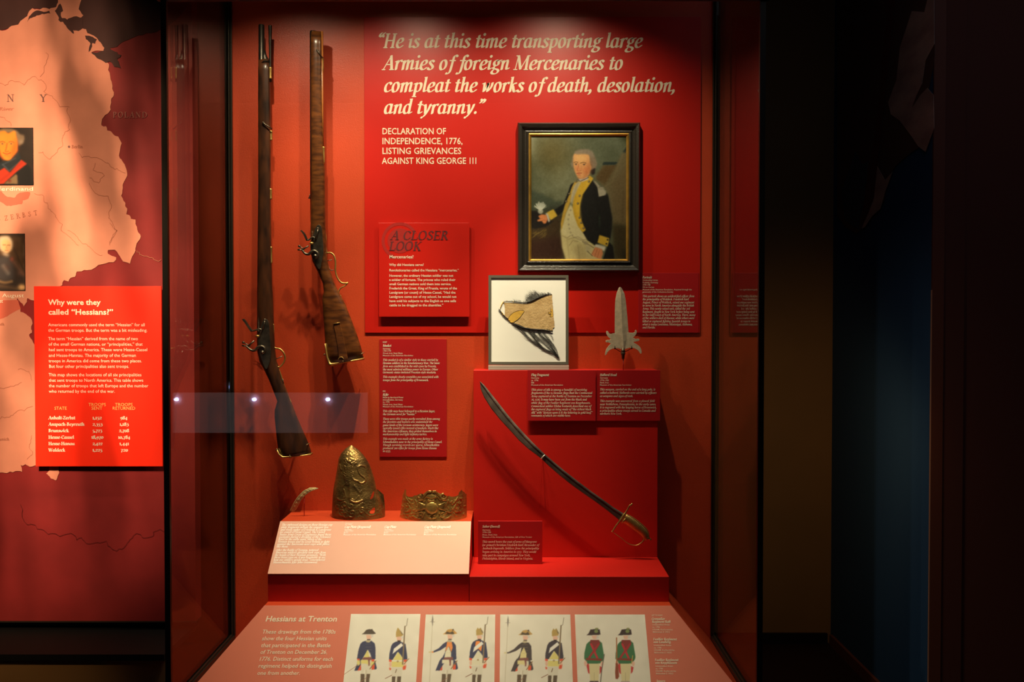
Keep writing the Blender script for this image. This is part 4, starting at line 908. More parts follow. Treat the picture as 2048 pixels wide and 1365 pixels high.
mb.tube([sp(x, y, .0015) for x, y in [(272,440),(258,470),(245,500),(238,530)]], [.001,.0014,.0012,.001], 5)
mb.tube([sp(x, y, .0015) for x, y in [(272,440),(290,446)]], .001, 5)
obj('gilt_remnant', mb, M['goldleaf'], fr)
def thr(mb, pts, r=.00020): mb.tube([sp(x, y, .0018 + .0012*RNG.rand()) for x, y in crom(pts, False, 3)], r, 3, False)
mb = MB()
for i in range(230):     # upper fringe
    t = RNG.rand(); x = 555+285*t; y = 452-104*t**.8; ln = (25+75*math.exp(-((t-.36)/.3)**2))*(.5+.6*RNG.rand()); dx = (-.55+.25*RNG.randn())*ln
    thr(mb, [(x, y), (x+dx*.3+RNG.randn()*4, y-ln*.5), (x+dx+RNG.randn()*7, y-ln)])
for i in range(36):
    x = 420+130*RNG.rand(); y = 446; ln = 12+34*RNG.rand()*math.exp(-((x-440)/70)**2); thr(mb, [(x, y), (x-ln*.4, y-ln*.5), (x-ln*.9, y-ln)])
for i in range(50):
    x = 285+150*RNG.rand(); thr(mb, [(x, 442), (x+RNG.randn()*8, 430+RNG.randn()*5)])
for i in range(120):
    x = 390+460*RNG.rand(); y = 700+min(70, (x-390)*.45)*.9; ln = 12+30*RNG.rand(); thr(mb, [(x, y), (x+RNG.randn()*6+4, y+ln*.5), (x+RNG.randn()*8+8, y+ln)])
strands = [([(430,730),(520,800),(590,880),(650,930),(700,960),(760,1000),(830,1035)], 14, 16), ([(570,770),(640,850),(690,930),(740,985),(800,1020),(870,1050),(940,1110)], 26, 18), ([(690,780),(740,850),(800,900),(850,970),(890,1040),(930,1100)], 26, 14),
           ([(620,780),(680,850),(760,910),(840,1000),(900,1060)], 16, 22), ([(500,770),(560,860),(640,900),(690,950)], 10, 18), ([(740,790),(800,850),(860,930),(900,1000),(925,1080)], 12, 12), ([(800,790),(850,850),(870,890)], 5, 12), ([(780,850),(850,930),(880,950)], 5, 10)]
for path, n, sd in strands:
    for i in range(n):
        o = RNG.randn(2)*sd*.5; thr(mb, [(x+o[0]*(1-.5*j/len(path))+RNG.randn()*sd*.35, y+o[1]*.6+RNG.randn()*sd*.35) for j, (x, y) in enumerate(path)], .00021)
obj('fringe', mb, M['thread'], fr, kind='stuff')
# acrylic ledge under the frame
yl = D(dt) + .005
ac = MB().box((P(976.5, 735, dt).x, yl - .004, ztall + .0004), (P(1138, 735, dt).x, yl + .055, ztall + .0075)).box((P(976.5, 735, dt).x, yl - .004, ztall + .0075), (P(1138, 735, dt).x, yl + .0, ztall + .0165))
obj('frame_ledge', ac, M['acrylic'], label='clear acrylic ledge under the framed silk fragment on the block', cat='stand', bevel=.001)

# ================================================================== HALBERD HEAD
hd = 3.362
ha = thing('halberd_head', P(1246, 719, hd), 'grey iron halberd head with curled side horns standing on a red rod', 'halberd')
vw5 = (1150, 530, 5.933)
def hp(x, y, d=hd): return P(vw5[0] + x/vw5[2], vw5[1] + y/vw5[2], d)
rows_ = [(525,545,265),(510,562,290),(492,588,340),(478,602,410),(473,610,480),(471,617,560),(471,623,620),(470,630,720),(470,638,808),(480,634,850),(505,625,900),(525,610,960),(545,600,1000)]
vs = []; fs = []
for i, (xa, xb, y) in enumerate(rows_):
    xm = xa + (xb-xa)*(.55); h = .0045
    vs += [hp(xa, y), hp((xa+xm)/2, y) + Vector((0,-h*.45,0)), hp(xm, y) + Vector((0,-h,0)), hp((xb+xm)/2, y) + Vector((0,-h*.45,0)), hp(xb, y), hp(xm, y) + Vector((0, h, 0))]
for i in range(len(rows_)-1):
    for k in range(6): k2 = (k+1) % 6; fs.append((i*6+k2, i*6+k, (i+1)*6+k, (i+1)*6+k2))
obj('spear_blade', MB().add(vs, fs, False), M['iron'], ha, bevel=.0006)
wing = crom([(470,812),(430,822),(402,810),(392,790),(372,788),(370,812),(385,845),(408,870),(425,878),(405,892),(385,892),(365,902),(368,920),(390,922),(412,928),(425,935),(400,962),(372,1000),(360,1040),(357,1075),(375,1062),(385,1040),(410,1015),(450,995),(500,992),(545,1000),(600,1000),(650,985),(700,990),(740,1010),(762,1035),(775,1055),(790,1050),(788,1015),(770,975),(735,945),(698,925),(700,915),(735,910),(762,900),(762,882),(745,876),(720,880),(700,868),(685,862),(705,850),(725,825),(733,795),(724,772),(712,782),(705,802),(680,808),(640,806)], k=3)
wm = MB().prism([hp(x, y) + Vector((0, -.0012, 0)) for x, y in wing], (0, .0032, 0)); obj('side_horns', wm, M['iron'], ha, bevel=.0008)
mb = MB().tube([hp(570, y) for y in (985, 1005, 1012, 1020, 1028, 1036, 1044, 1052, 1060, 1068, 1075, 1118, 1122)], [.0050,.0050,.0072,.0076,.0066,.0060,.0076,.0076,.0076,.0066,.0058,.0052,.0040], 14); obj('socket', mb, mat('dark_socket_iron', (.14, .11, .075), .45, .8, var=.3, vscale=80), ha)
for x in (472, 672):
    mb = MB(); mb.ball(hp(x, 992) + Vector((0, -.003, 0)), .0028, 5).tube([hp(x, 992) + Vector((0, -.003, 0)), hp(x, 965) + Vector((0, -.003, 0))], .0012, 6).tube([hp(x, 992), hp(570, 1050) + Vector((0, .012, 0))], .0011, 6)
    obj('mount_clip', mb, M['black'], ha)
obj('mount_rod', MB().tube([hp(573, 1118), PZ(1246.8, 736, ztall)*0 + Vector((hp(573, 1118).x, hp(573, 1118).y, ztall))], .0016, 8), M['redrod'], ha)

# ================================================================== SABER
sd_ = dt - .045
sb = thing('saber', P(1130, 925, sd_), 'curved dark bladed saber with brass ribbed grip hung before the block', 'sword')
s4 = (940, 720, 3.174)
def c2p(v, x, y): return (v[0] + x/v[2], v[1] + y/v[2])
up = [(63,137),(90,160),(130,210),(180,273),(240,350),(300,420),(360,485),(420,547),(478,602),(540,655),(600,705),(680,768),(760,828),(840,885),(910,937),(978,978)]
lo = [(63,139),(67,185),(90,240),(135,312),(190,380),(250,445),(310,512),(370,567),(448,625),(500,675),(560,728),(640,792),(720,850),(800,905),(880,965),(948,1020)]
prs = [(c2p(s4, *a), c2p(s4, *b)) for a, b in zip(up, lo)]
def blade_loft(prs, d, t=.0035):
    vs = []; fs = []; sec = ((0, 0), (.14, -.9), (.24, -1), (.30, -.55), (.62, -.5), (.9, -.35), (1, 0), (.62, .5), (.24, 1))
    n = len(sec)
    for a, b in prs:
        A = P(*a, d); B = P(*b, d)
        for u, v in sec: vs.append(A + (B-A)*u + Vector((0, v*t, 0)))
    for i in range(len(prs)-1):
        for k in range(n): k2 = (k+1) % n; fs.append((i*n+k, i*n+k2, (i+1)*n+k2, (i+1)*n+k))
    fs.append(tuple(range(n))); fs.append(tuple((len(prs)-1)*n+k for k in range(n-1, -1, -1)))
    return MB().add(vs, fs, False)
obj('blade', blade_loft(prs[7:], sd_), M['blade'], sb)
obj('blade_tip', blade_loft(prs[:8], sd_), M['bladetip'], sb, label='greyer worn upper blade')
s3 = (1195, 990, 12.41)
def hq(x, y, e=0.0): return P(s3[0] + x/s3[2], s3[1] + y/s3[2], sd_) + Vector((0, e, 0))
# ribbed grip
ga = [(720,470),(780,500),(860,548),(950,610),(1040,680),(1130,755),(1200,830),(1245,900),(1275,980),(1290,1060)]
gb = [(600,690),(660,720),(740,770),(820,830),(900,890),(980,945),(1060,1010),(1105,1060),(1125,1110),(1190,1150)]
ga2, gb2 = crom(ga, False, 9), crom(gb, False, 9); pr = []; th = []
for i, (a, b) in enumerate(zip(ga2, gb2)):
    w_ = 1.0 + .06*math.sin(i*2*math.pi/3.0) ; c0 = (a+b)/2; a_, b_ = c0+(a-c0)*w_, c0+(b-c0)*w_
    pr.append((c2p(s3, *a_), c2p(s3, *b_))); th.append(.0095*w_*(1-.3*(i/len(ga2))**4))
obj('grip', MB().loft(pr, th, sd_, 18), M['brass'], sb)
# back strap along the outer edge
mb = MB().tube([hq(x, y, -.003) for x, y in crom([(720,490),(860,560),(1040,690),(1200,835),(1250,920),(1275,1010)], False, 4)], .0022, 8); obj('back_strap', mb, M['brass'], sb)
mb = MB().tube([hq(x, y, -.004) for x, y in crom([(860,205),(835,240),(790,270),(730,380),(640,520),(560,640),(470,750),(400,860),(365,915)], False, 4)], [.0010]+[.0024]*4+[.0018]*2+[.0024]*8+[.0046]*6+[.0030]*8+[.0026]*4, 10)
mb.tube([hq(855, 215, -.004), hq(815, 285, -.004)], .0026, 8)
mb.tube([hq(x, y, -.004) for x, y in crom([(345,910),(385,925),(480,1000),(600,1085),(700,1170),(790,1225),(880,1250),(980,1250),(1070,1200),(1130,1140),(1175,1060),(1200,1000)], False, 4)], [.0026]*4+[.0012]*16+[.0015]*8+[.0020]*16+[.002]*1, 8)
obj('guard', mb, M['brass'], sb)
obj('pommel', MB().tube([hq(1235, 1060), hq(1270, 1085), hq(1285, 1095), hq(1300, 1105), hq(1330, 1125)], [.0075, .0045, .0036, .0042, .0034], 12), M['brass'], sb)
obj('grip_collar', MB().tube([hq(690, 580, -.008), hq(590, 705, -.006)], .0028, 8), M['brass'], sb)
# support clip and rods
cpt = P(*c2p(s4, 463, 618), sd_)
sm = MB().tube([P(*c2p(s4, 476, 602), sd_) + Vector((0,-.0045,0)), P(*c2p(s4, 450, 628), sd_) + Vector((0,-.0045,0))], .0017, 8)
ss = thing('saber_mount', Vector((cpt.x, D(dt) - .02, cpt.z)), 'thin metal mount with a bright clip holding the saber at mid blade', 'mount')
obj('clip', sm, M['clip'], ss)
obj('support_arm', MB().tube([cpt + Vector((0, .005, 0)), Vector((cpt.x, D(dt) - .0005, cpt.z))], .0018, 6), M['redrod'], ss)
gp = hq(900, 800); s2 = MB().tube([gp + Vector((0, .0105, 0)), Vector((gp.x, D(dt) - .0005, gp.z))], .0018, 6)
obj('saber_peg', s2, M['redrod'], label='small red peg behind the brass grip of the saber', cat='mount')

# ================================================================== MUSKET AND RIFLE
A_ = (320, 0, 3.4125); B_ = (470, 380, 4.55); C_ = (470, 600, 4.1367)
gd = 3.385
def q_(v, x, y, e=0.0, d=gd): return P(v[0] + x/v[2], v[1] + y/v[2], d) + Vector((0, e, 0))
mk = thing('musket', P(540, 910, gd), 'long dark musket hung muzzle up nearest the left case post', 'gun')
pr = [((517, 121), (538, 119)), ((516.5, 140), (540, 140)), ((516.5, 250), (541.5, 250)), ((516.8, 400), (541.5, 400)), ((516, 500), (542.5, 500)), ((515.5, 560), (544, 560)), ((514.8, 600), (546, 600)), ((514.4, 650), (547.5, 650)), ((514.4, 690), (549.5, 690)), ((514.9, 704), (550, 700)), ((519.5, 723), (553, 722)), ((530, 743), (558.5, 738)), ((540, 764), (563, 757)), ((549, 788), (572, 778)), ((555, 803), (580, 799)), ((549.5, 820), (586, 813)), ((549.2, 835), (591.5, 828)), ((553, 872), (602, 853)), ((555.5, 897), (614.5, 881)), ((561, 911), (620.5, 897)), ((566.5, 915), (623.3, 908.5))]
th = [.012, .014, .015, .015, .016, .017, .018, .020, .021, .021, .021, .019, .018, .018, .018, .018, .018, .020, .021, .021, .020]
obj('stock', MB().loft(pr, th, gd, 20, 2.5), M['wood'], mk)
mb = MB().tube([P(523, 49.5, gd), P(523, 50.5, gd), P(523, 330, gd), P(522, 640, gd - .002)], [.0088, .0102, .0105, .0135], 16); obj('barrel', mb, M['barrel'], mk)
obj('muzzle_cap', MB().loft([((525.5,101),(531,101)), ((523.5,112),(534,112)), ((522,121),(538,119)), ((519,128),(540,126))], [.004,.006,.011,.0145], gd, 12), M['barrel'], mk)
obj('ramrod', MB().tube([q_(A_, 752, 175), q_(A_, 752, 180), q_(A_, 752, 300), q_(A_, 753, 460), q_(A_, 757, 560)], [.0066, .0062, .0048, .0042, .0040], 10), M['barrel'], mk)
for y0, y1, x in ((135, 158, 540.8), (262, 281, 541.8), (378, 399, 541.0), (494, 527, 541.5)):
    obj('brass_pipe', MB().tube([P(x, y0, gd), P(x, y0+2, gd), P(x, (y0+y1)/2, gd), P(x, y1-2, gd), P(x, y1, gd)], [.0062, .0056, .0052, .0056, .0062], 10), M['brass'], mk)
obj('sling_swivel', MB().tube([q_(A_, 712, 838, -.018), q_(A_, 716, 850, -.02), q_(A_, 745, 868, -.02), q_(A_, 772, 886, -.012)], .0019, 8).ball(q_(A_, 714, 845, -.019), .0035, 6), M['steel'], mk)
def lockset(parent, v, plate, friz, arm, spring, ball, jaw, cock, scr, e=-.025, pan=None):
    mb = MB().prism([q_(v, x, y, e) for x, y in crom(plate, k=3)], (0, .006, 0)); obj('lock_plate', mb, M['steel'], parent, bevel=.0008)
    t = crom(friz, False, 4); mb = MB()
    for i in range(len(t)-1):
        a, b = t[i], t[i+1]; mb.hexa([q_(v, a[0], a[1], e-.008), q_(v, b[0], b[1], e-.008), q_(v, b[0]+14, b[1]-5, e-.008), q_(v, a[0]+14, a[1]-5, e-.008)], [q_(v, a[0], a[1], e+.006), q_(v, b[0], b[1], e+.006), q_(v, b[0]+14, b[1]-5, e+.006), q_(v, a[0]+14, a[1]-5, e+.006)])
    mb.tube([q_(v, x, y, e-.003) for x, y in crom(arm, False, 4)], .0028, 8)
    obj('frizzen', mb, M['steel'], parent)
    obj('frizzen_spring', MB().tube([q_(v, x, y, e-.003) for x, y in spring], [.0034]+[.0022]*(len(spring)-1), 8).ball(q_(v, *spring[0], e-.003), .0042, 6), M['steel'], parent)
    mb = MB().tube([q_(v, x, y, e-.006) for x, y in crom(cock, False, 5)], [.0030 + .0022*math.sin(math.pi*min(1, i/((len(cock)-1)*5)*1.1)) for i in range((len(cock)-1)*5+1)], 10)
    mb.ball(q_(v, *scr, e-.007), .0062, 8, (1, .7, 1)).tube([q_(v, *scr, e-.013), q_(v, *scr, e)], .0030, 8)
    obj('cock', mb, M['steel'], parent)
    mb = MB().ball(q_(v, *ball, e-.006), .0045, 8).tube([q_(v, *ball, e-.006), q_(v, *jaw[1], e-.006)], .0020, 8)
    for a, b in (jaw[2], jaw[3]): mb.tube([q_(v, *a, e-.006), q_(v, *b, e-.006)], .0026, 8)
    obj('jaw_screw', mb, M['steel'], parent)
    if pan: obj('pan', MB().ball(q_(v, *pan, e-.006), .0058, 8, (1.2, .9, .8)), M['brass'], parent)
lockset(mk, C_, [(238,190),(262,160),(292,185),(303,300),(312,440),(300,520),(272,572),(240,510),(216,430),(205,330),(222,250)],
        [(78,162),(100,190),(125,228),(150,262)], [(150,258),(185,252),(215,242),(235,250),(222,285)], [(263,165),(258,210),(240,250)],
        (90, 352), [None, (150, 385), ((78, 376), (132, 388)), ((128, 382), (178, 338))], [(110,378),(150,412),(185,415),(208,392),(238,384),(262,400),(262,430),(240,445)], (246, 432), pan=(205, 300))
obj('trigger_guard', MB().tube([q_(C_, x, y) for x, y in crom([(318,200),(320,250),(318,310),(322,360),(328,396),(370,406),(402,438),(415,482),(402,522),(372,556),(352,556),(368,590),(385,640),(402,700),(425,760),(445,810),(465,852)], False, 4)], [.0022]*8+[.0028]*8+[.0026]*4+[.0030]*24+[.0024]*21, 8), M['brass'], mk)
obj('trigger', MB().tube([q_(C_, 335, 490), q_(C_, 362, 482), q_(C_, 392, 466)], .0016, 6), M['steel'], mk)
obj('sling_swivel', MB().tube([q_(C_, x, y, -.006) for x, y in [(385,668),(398,655),(405,690),(395,718),(410,722)]], .0018, 6), M['steel'], mk)
obj('butt_plate', MB().loft([((555.5,898),(557,898)), ((558,908),(561,906)), ((562,913.5),(567,910)), ((567,916.5),(568,911)), ((595,914),(595.5,909)), ((623.8,910.5),(623.2,906))], .0205, gd, 10), M['brass'], mk)
rf = thing('rifle', P(700, 725, gd), 'shorter figured wood rifle hung muzzle up to the right of the musket', 'gun')
pr = [((621.5, 64), (645, 65)), ((621.5, 90), (645.5, 90)), ((622, 200), (645.5, 200)), ((622.6, 300), (647.5, 300)), ((622.5, 340), (650, 340)), ((622.3, 400), (650.5, 400)), ((621.6, 452), (651, 450)), ((621.6, 503), (653.5, 500)), ((625, 523), (654.5, 519)), ((637, 547), (660, 542)), ((645.8, 567), (668, 564)), ((648, 584), (675, 580)), ((644.5, 596), (681, 590)), ((645.5, 620), (690.5, 608)), ((647.5, 646), (700, 632)), ((650, 683), (713.5, 668)), ((652.5, 712), (722, 694)), ((658, 731), (727.6, 717.5))]
th = [.014, .016, .017, .018, .019, .021, .023, .023, .022, .020, .020, .020, .021, .022, .023, .024, .024, .023]
obj('stock', MB().loft(pr, th, gd, 20, 2.6), M['woodr'], rf)
obj('barrel', MB().tube([P(626.5, 62, gd), P(626.5, 64, gd), P(627, 300, gd), P(628.5, 445, gd)], [.0105, .0120, .0120, .0135], 8), M['barrel'], rf)
obj('ramrod', MB().tube([P(643.6, 63, gd - .004), P(644.2, 200, gd - .004), P(644.8, 300, gd - .004)], .0048, 10), M['rodwood'], rf)
for y0, y1, x, r in ((117, 146, 644.6, .0058), (294, 331, 646.6, .0062)):
    obj('brass_pipe', MB().tube([P(x, y0, gd-.003), P(x, y0+2, gd-.003), P(x, y1-8, gd-.003), P(x+1.2, y1, gd-.003)], [r, r*.92, r*.92, r*.6], 10), M['brass'], rf)
obj('sling_swivel', MB().tube([q_(A_, 1078, 350, -.018), q_(A_, 1085, 362, -.02), q_(A_, 1118, 405, -.012)], .0018, 8).ball(q_(A_, 1080, 353, -.018), .0036, 6), M['steel'], rf)
obj('rear_sight', MB().tube([P(622, 397, gd), P(617, 396, gd)], .0022, 6).tube([P(618.5, 396, gd), P(619.5, 389, gd)], .0016, 6), M['barrel'], rf)
lockset(rf, B_, [(748,352),(775,322),(802,350),(812,450),(820,560),(808,640),(786,728),(752,690),(726,640),(706,580),(702,500),(722,430)],
        [(612,380),(640,412),(662,462)], [(665,462),(690,462),(712,442),(738,440),(735,470)], [(770,360),(765,410),(750,455)],
        (605, 520), [None, (650, 550), ((590, 552), (632, 552)), ((632, 553), (688, 516))], [(632,556),(655,585),(690,592),(712,572),(742,562),(770,585),(765,620),(742,628)], (748, 608), pan=(714, 494), e=-.028)
obj('trigger_guard', MB().tube([q_(B_, x, y) for x, y in crom([(822,395),(828,440),(826,500),(834,560),(838,574),(870,572),(902,600),(915,660),(914,735),(932,800),(968,845),(1010,850),(1026,848),(1000,875),(962,895),(944,930),(958,970),(976,1015)], False, 4)], [.0022]*12+[.0026]*8+[.0030]*28+[.0024]*21, 8).ball(q_(B_, 1016, 852), .0042, 6).ball(q_(B_, 960, 968), .0035, 6), M['brass'], rf)
for a in ([(835,647),(858,642),(882,636)], [(850,688),(858,720),(878,735),(896,730)]): obj('trigger', MB().tube([q_(B_, x, y) for x, y in a], .0015, 6), M['steel'], rf)
obj('patch_box', MB().prism([q_(C_, x, y, -.0265) for x, y in [(824,198),(880,188),(905,300),(945,490),(905,500),(872,498),(862,400),(845,300)]], (0, .006, 0)), M['woodr'], rf, bevel=.0015)
mb = MB().tube([q_(C_, x, y, -.028) for x, y in crom([(865,492),(878,474),(898,472),(912,490)], False, 4)], .0012, 6)
obj('patch_box_catch', mb, M['brass'], rf)
obj('patch_box_rim', MB().tube([q_(C_, 826, 198, -.028), q_(C_, 880, 188, -.028)], .0012, 6), M['brass'], rf)
mb = MB().ball(q_(C_, 855, 240, -.024), .008, 8, (.9, .35, 1.6)); obj('cheek_carving', mb, M['woodr'], rf)
obj('butt_plate', MB().loft([((650.5,687),(654,688)), ((652,700),(656,700)), ((653.5,716),(659,714)), ((657,731.5),(664,725)), ((664,734),(666,724)), ((690,726.5),(690,721)), ((728,720.5),(727.5,715.5))], .0235, gd, 10), M['brass'], rf)
# wall mounts
def mount(tgt, label, pts, clips):
    t = thing('wall_mount', Vector((pts[0].x, -.01, pts[0].z)), label, 'mount'); 
    for p in pts: obj('wall_pin', MB().tube([Vector((p.x, -.0005, p.z)), Vector((p.x, p.y + .005, p.z))], .0035, 8), M['wire'], t)
    for a in clips: obj('wire_clip', MB().tube(a, .0016, 6), M['wire'], t)
mount(mk, 'dull wire clips and pins holding the musket to the back wall', [q_(C_, 470, 1265), P(528, 300, gd)],
      [[q_(C_, 610, 1195, .02), q_(C_, 612, 1188, -.024), q_(C_, 600, 1200, -.026)], [q_(C_, 352, 1245, .02), q_(C_, 350, 1240, -.022), q_(C_, 362, 1225, -.024)], [q_(C_, 468, 1300, .02), q_(C_, 467, 1302, -.022), q_(C_, 466, 1278, -.024)]])
mount(rf, 'dull wire clips and pins holding the rifle to the back wall', [q_(C_, 905, 480), P(636, 300, gd)],
      [[q_(C_, 1062, 440, .02), q_(C_, 1064, 440, -.024), q_(C_, 1050, 450, -.026)], [q_(C_, 748, 452, .02), q_(C_, 746, 456, -.026), q_(C_, 756, 445, -.027)], [q_(C_, 905, 520, .02), q_(C_, 905, 518, -.026), q_(C_, 903, 500, -.027)]])

# ================================================================== EMBOSSED BRASS PLATES
class Relief(Can):
    def __init__(s, view, w, h, step):
        s.view = view; s.step = step; s.w = int(w/step); s.h = int(h/step); yy, xx = np.mgrid[0:s.h, 0:s.w]; s.xx = xx.astype(float); s.yy = yy.astype(float); s.z = np.zeros((s.h, s.w))
    def pt(s, p): return np.array([p[0]/s.step, p[1]/s.step])
    def ridge(s, pts, w_, h, smooth=True):
        if smooth and len(pts) > 2: pts = crom(pts, False, 5)
        D_ = s.dist(pts)*s.step; s.z = np.maximum(s.z, h*np.exp(-(D_/w_)**2)) if h > 0 else s.z + h*np.exp(-(D_/w_)**2)
    def dome(s, c, r, h, fl=4): D_ = np.hypot(s.xx*s.step-c[0], s.yy*s.step-c[1]); s.z = np.maximum(s.z, h*np.clip(1-(D_/r)**fl, 0, 1)**.5)
    def sample(s, px, py):
        x = (px - s.view[0])*s.view[2]/s.step; y = (py - s.view[1])*s.view[2]/s.step
        x = min(max(x, 0), s.w-1.01); y = min(max(y, 0), s.h-1.01); i, j = int(x), int(y); a, b = x-i, y-j
        return (s.z[j, i]*(1-a)+s.z[j, i+1]*a)*(1-b)+(s.z[j+1, i]*(1-a)+s.z[j+1, i+1]*a)*b
def spiral(c, r, turns, a0, sgn=1, n=16):
    return [(c[0]+r*(1-.85*i/n)*math.cos(a0+sgn*turns*2*math.pi*i/n), c[1]+r*(1-.85*i/n)*math.sin(a0+sgn*turns*2*math.pi*i/n)) for i in range(n+1)]
# tall mitre cap plate
R1 = Relief((650, 880, 8.03), 1124, 1365, 3.5)
R1.ridge([(470,170),(560,250),(640,340),(700,430),(745,550),(785,700),(800,780)], 16, 1.1); R1.ridge([(445,150),(520,200),(610,290)], 10, .9)
R1.ridge([(330,190),(270,270),(240,350)], 9, .8)
for i in range(26):
    t = i/25; x = 480+330*t**.8; y = 150+560*t**1.15; R1.dome((x+18, y), 13, .9, 2)
for p in [(360,200),(400,180),(440,200),(470,230),(400,230),(350,240),(430,260)]: R1.dome(p, 18, .6, 2)
for c0, r in (((345,320), 34), ((410,310), 34), ((455,330), 34), ((340,375), 26), ((470,370), 26)): R1.ridge(spiral(c0, r, 1.2, 0), 8, 1.3)
for p in [(400,350),(430,380),(370,340)]: R1.dome(p, 24, 1.7, 2)
for i in range(9):
    y = 420+i*28; R1.ridge([(320+RNG.randn()*10, y), (350, y+22), (400, y+14), (440+RNG.randn()*10, y-12)], 8, 1.2)
R1.ridge([(360,440),(370,560),(380,640),(400,720)], 42, .9)
for i in range(6): R1.ridge([(300+i*8, 560+i*30), (340+i*8, 590+i*28), (370+i*6, 575+i*28)], 7, 1.3)
R1.ridge([(430,580),(450,630),(500,655),(525,660)], 10, 1.3)      # tail
R1.ridge([(525,655),(560,690),(610,690),(650,650),(625,600),(570,560),(535,500),(535,440),(580,412),(640,430)], 9, 1.4)
R1.ridge([(400,700),(400,780),(405,860),(400,930)], 22, 1.5); R1.ridge([(290,750),(330,710),(380,715)], 9, 1.1); R1.ridge([(300,800),(330,900),(300,930)], 10, 1.0); R1.ridge([(470,740),(520,800),(560,850),(580,830)], 18, 1.0)
R1.ridge([(240,400),(245,450),(265,480)], 9, 1.0)
R1.ridge([(410,970),(470,1000),(540,995),(600,970)], 10, 1.6); R1.ridge([(200,940),(250,970),(310,965)], 8, 1.1); R1.ridge([(430,950),(480,970),(520,930),(545,900)], 6, 1.0)
for i in range(7): R1.ridge([(470+i*16, 1110-i*2), (530+i*12, 1060-i*8), (600+i*3, 1010-i*3+i*6)], 6, .9)
for c0, r, s_ in (((310,1040), 60, 1), ((410,1060), 50, -1), ((270,1160), 60, 1), ((430,1180), 66, -1), ((330,1200), 50, 1), ((590,1140), 55, -1), ((200,1080), 34, 1)): R1.ridge(spiral(c0, r, 1.3, RNG.rand()*6, s_), 8, 1.2)
R1.ridge([(625,1100),(640,1160),(700,1210),(760,1215),(830,1190)], 7, .9); R1.ridge([(820,850),(810,1000),(820,1180)], 7, .7)
for i in range(60): x, y = 150+RNG.rand()*620, 1000+RNG.rand()*250; R1.ridge([(x, y), (x+RNG.randn()*16, y+RNG.randn()*16)], 6, .7, False)
for i in range(30): x, y = 840+RNG.rand()*110, 900+RNG.rand()*300; R1.ridge([(x, y), (x+RNG.randn()*14, y+RNG.randn()*22)], 6, .7, False)
R1.z = blur(R1.z, .5)
rowsL = [(430,85),(400,92),(330,140),(262,215),(222,300),(206,400),(188,510),(170,620),(150,720),(138,790),(128,900),(122,1000),(116,1100),(110,1225)]
rowsR = [(436,85),(462,110),(540,165),(600,225),(658,300),(715,400),(756,510),(790,620),(818,720),(835,790),(940,880),(955,1000),(962,1100),(966,1225)]
def edge(tab, y):
    ys = [p[1] for p in tab]; xs = [p[0] for p in tab]; return float(np.interp(y, ys, xs))
capd = PZ(700, 1033, capz).y + 3.45
mc = thing('mitre_cap_plate', P(715, 1040, capd), 'tall pointed brass cap plate embossed with a lion, torn at lower right', 'cap plate')
def plate(view, R, nx, ny, ytop, ybot, fl, fr, B, parent, m, name, topf=None, smooth=None, holes=None, amp=.0017, thick=.0009, capd=capd):
    vs = []; keep = []
    for j in range(ny+1):
        t = j/ny
        for i in range(nx+1):
            th_ = math.pi*i/nx; s_ = (1-math.cos(th_))/2
            y = ytop + (ybot-ytop)*t
            if topf: xa, xb = fl(y), fr(y); x = xa+(xb-xa)*s_; yt_ = topf(x); y = yt_ + (ybot-yt_)*t
            xa, xb = fl(y), fr(y); x = xa + (xb-xa)*s_
            px, py = view[0]+x/view[2], view[1]+y/view[2]
            if smooth:
                sa, sb_ = fl(y), smooth(y); wfac = (sb_-sa)/(smooth(ybot)-fl(ybot)); q = (x-(sa+sb_)/2)/((sb_-sa)/2)
                bul = B*math.sqrt(max(0, 1-q*q))*wfac
            else: bul = B*math.sin(th_)
            p = P(px, py, capd) + Vector((0, -bul, 0)); p.z = P(px, py, capd).z
            pd = p.y - EYE.y
            if topf:
                p = P(px, view[1]+yt_/view[2], pd); p.z = p.z + (capz - p.z)*t
            rr = p - EYE; cam_ = RM.transposed() @ rr; sx = 1024 + F*cam_.x/-cam_.z; sy = 682.5 - F*cam_.y/-cam_.z
            h = R.sample(sx, sy)*amp
            n_ = Vector((-math.cos(th_)*.5, -1, 0)).normalized()
            vs.append(p + n_*h); keep.append((sx, sy))
    zmin = capz + .0004
    if topf: vs = [v + Vector((0, 0, .0004)) for v in vs]; zmin = None
    # move so that the lowest row stands on the sheet
    if zmin: low = min(v.z for v in vs); vs = [v + Vector((0, 0, zmin - low)) for v in vs]
    W_ = nx+1; N = len(vs); back = [v + Vector((0, thick, 0)) for v in vs]; fs = []
    for j in range(ny):
        for i in range(nx):
            a = j*W_+i
            if holes:
                cx = sum(keep[k][0] for k in (a, a+1, a+W_, a+W_+1))/4; cy = sum(keep[k][1] for k in (a, a+1, a+W_, a+W_+1))/4
                if holes((cx-view[0])*view[2], (cy-view[1])*view[2]): continue
            fs.append((a, a+W_, a+W_+1, a+1)); fs.append((N+a, N+a+1, N+a+W_+1, N+a+W_))
    mb = MB().add(vs + back, fs, True)
    return obj(name, mb, m, parent)
def inpoly(P_, x, y):
    c = False; n = len(P_)
    for i in range(n):
        (ax, ay), (bx, by) = P_[i], P_[(i+1) % n]
        if (ay > y) != (by > y) and x < (bx-ax)*(y-ay)/(by-ay)+ax: c = not c
    return c
rowsS = [(436,85),(462,110),(540,165),(600,225),(658,300),(715,400),(756,510),(790,620),(820,720),(846,800),(892,900),(926,1000),(950,1100),(968,1225)]
H1 = crom([(770,835),(790,850),(780,900),(750,950),(725,955),(735,915)], k=3); H2 = crom([(800,1090),(795,1170),(760,1190),(715,1175),(730,1140),(770,1100)], k=3)
H3 = [(835,790),(822,700),(1000,700),(1000,1000),(945,905),(915,835),(890,825),(865,822),(850,830)]
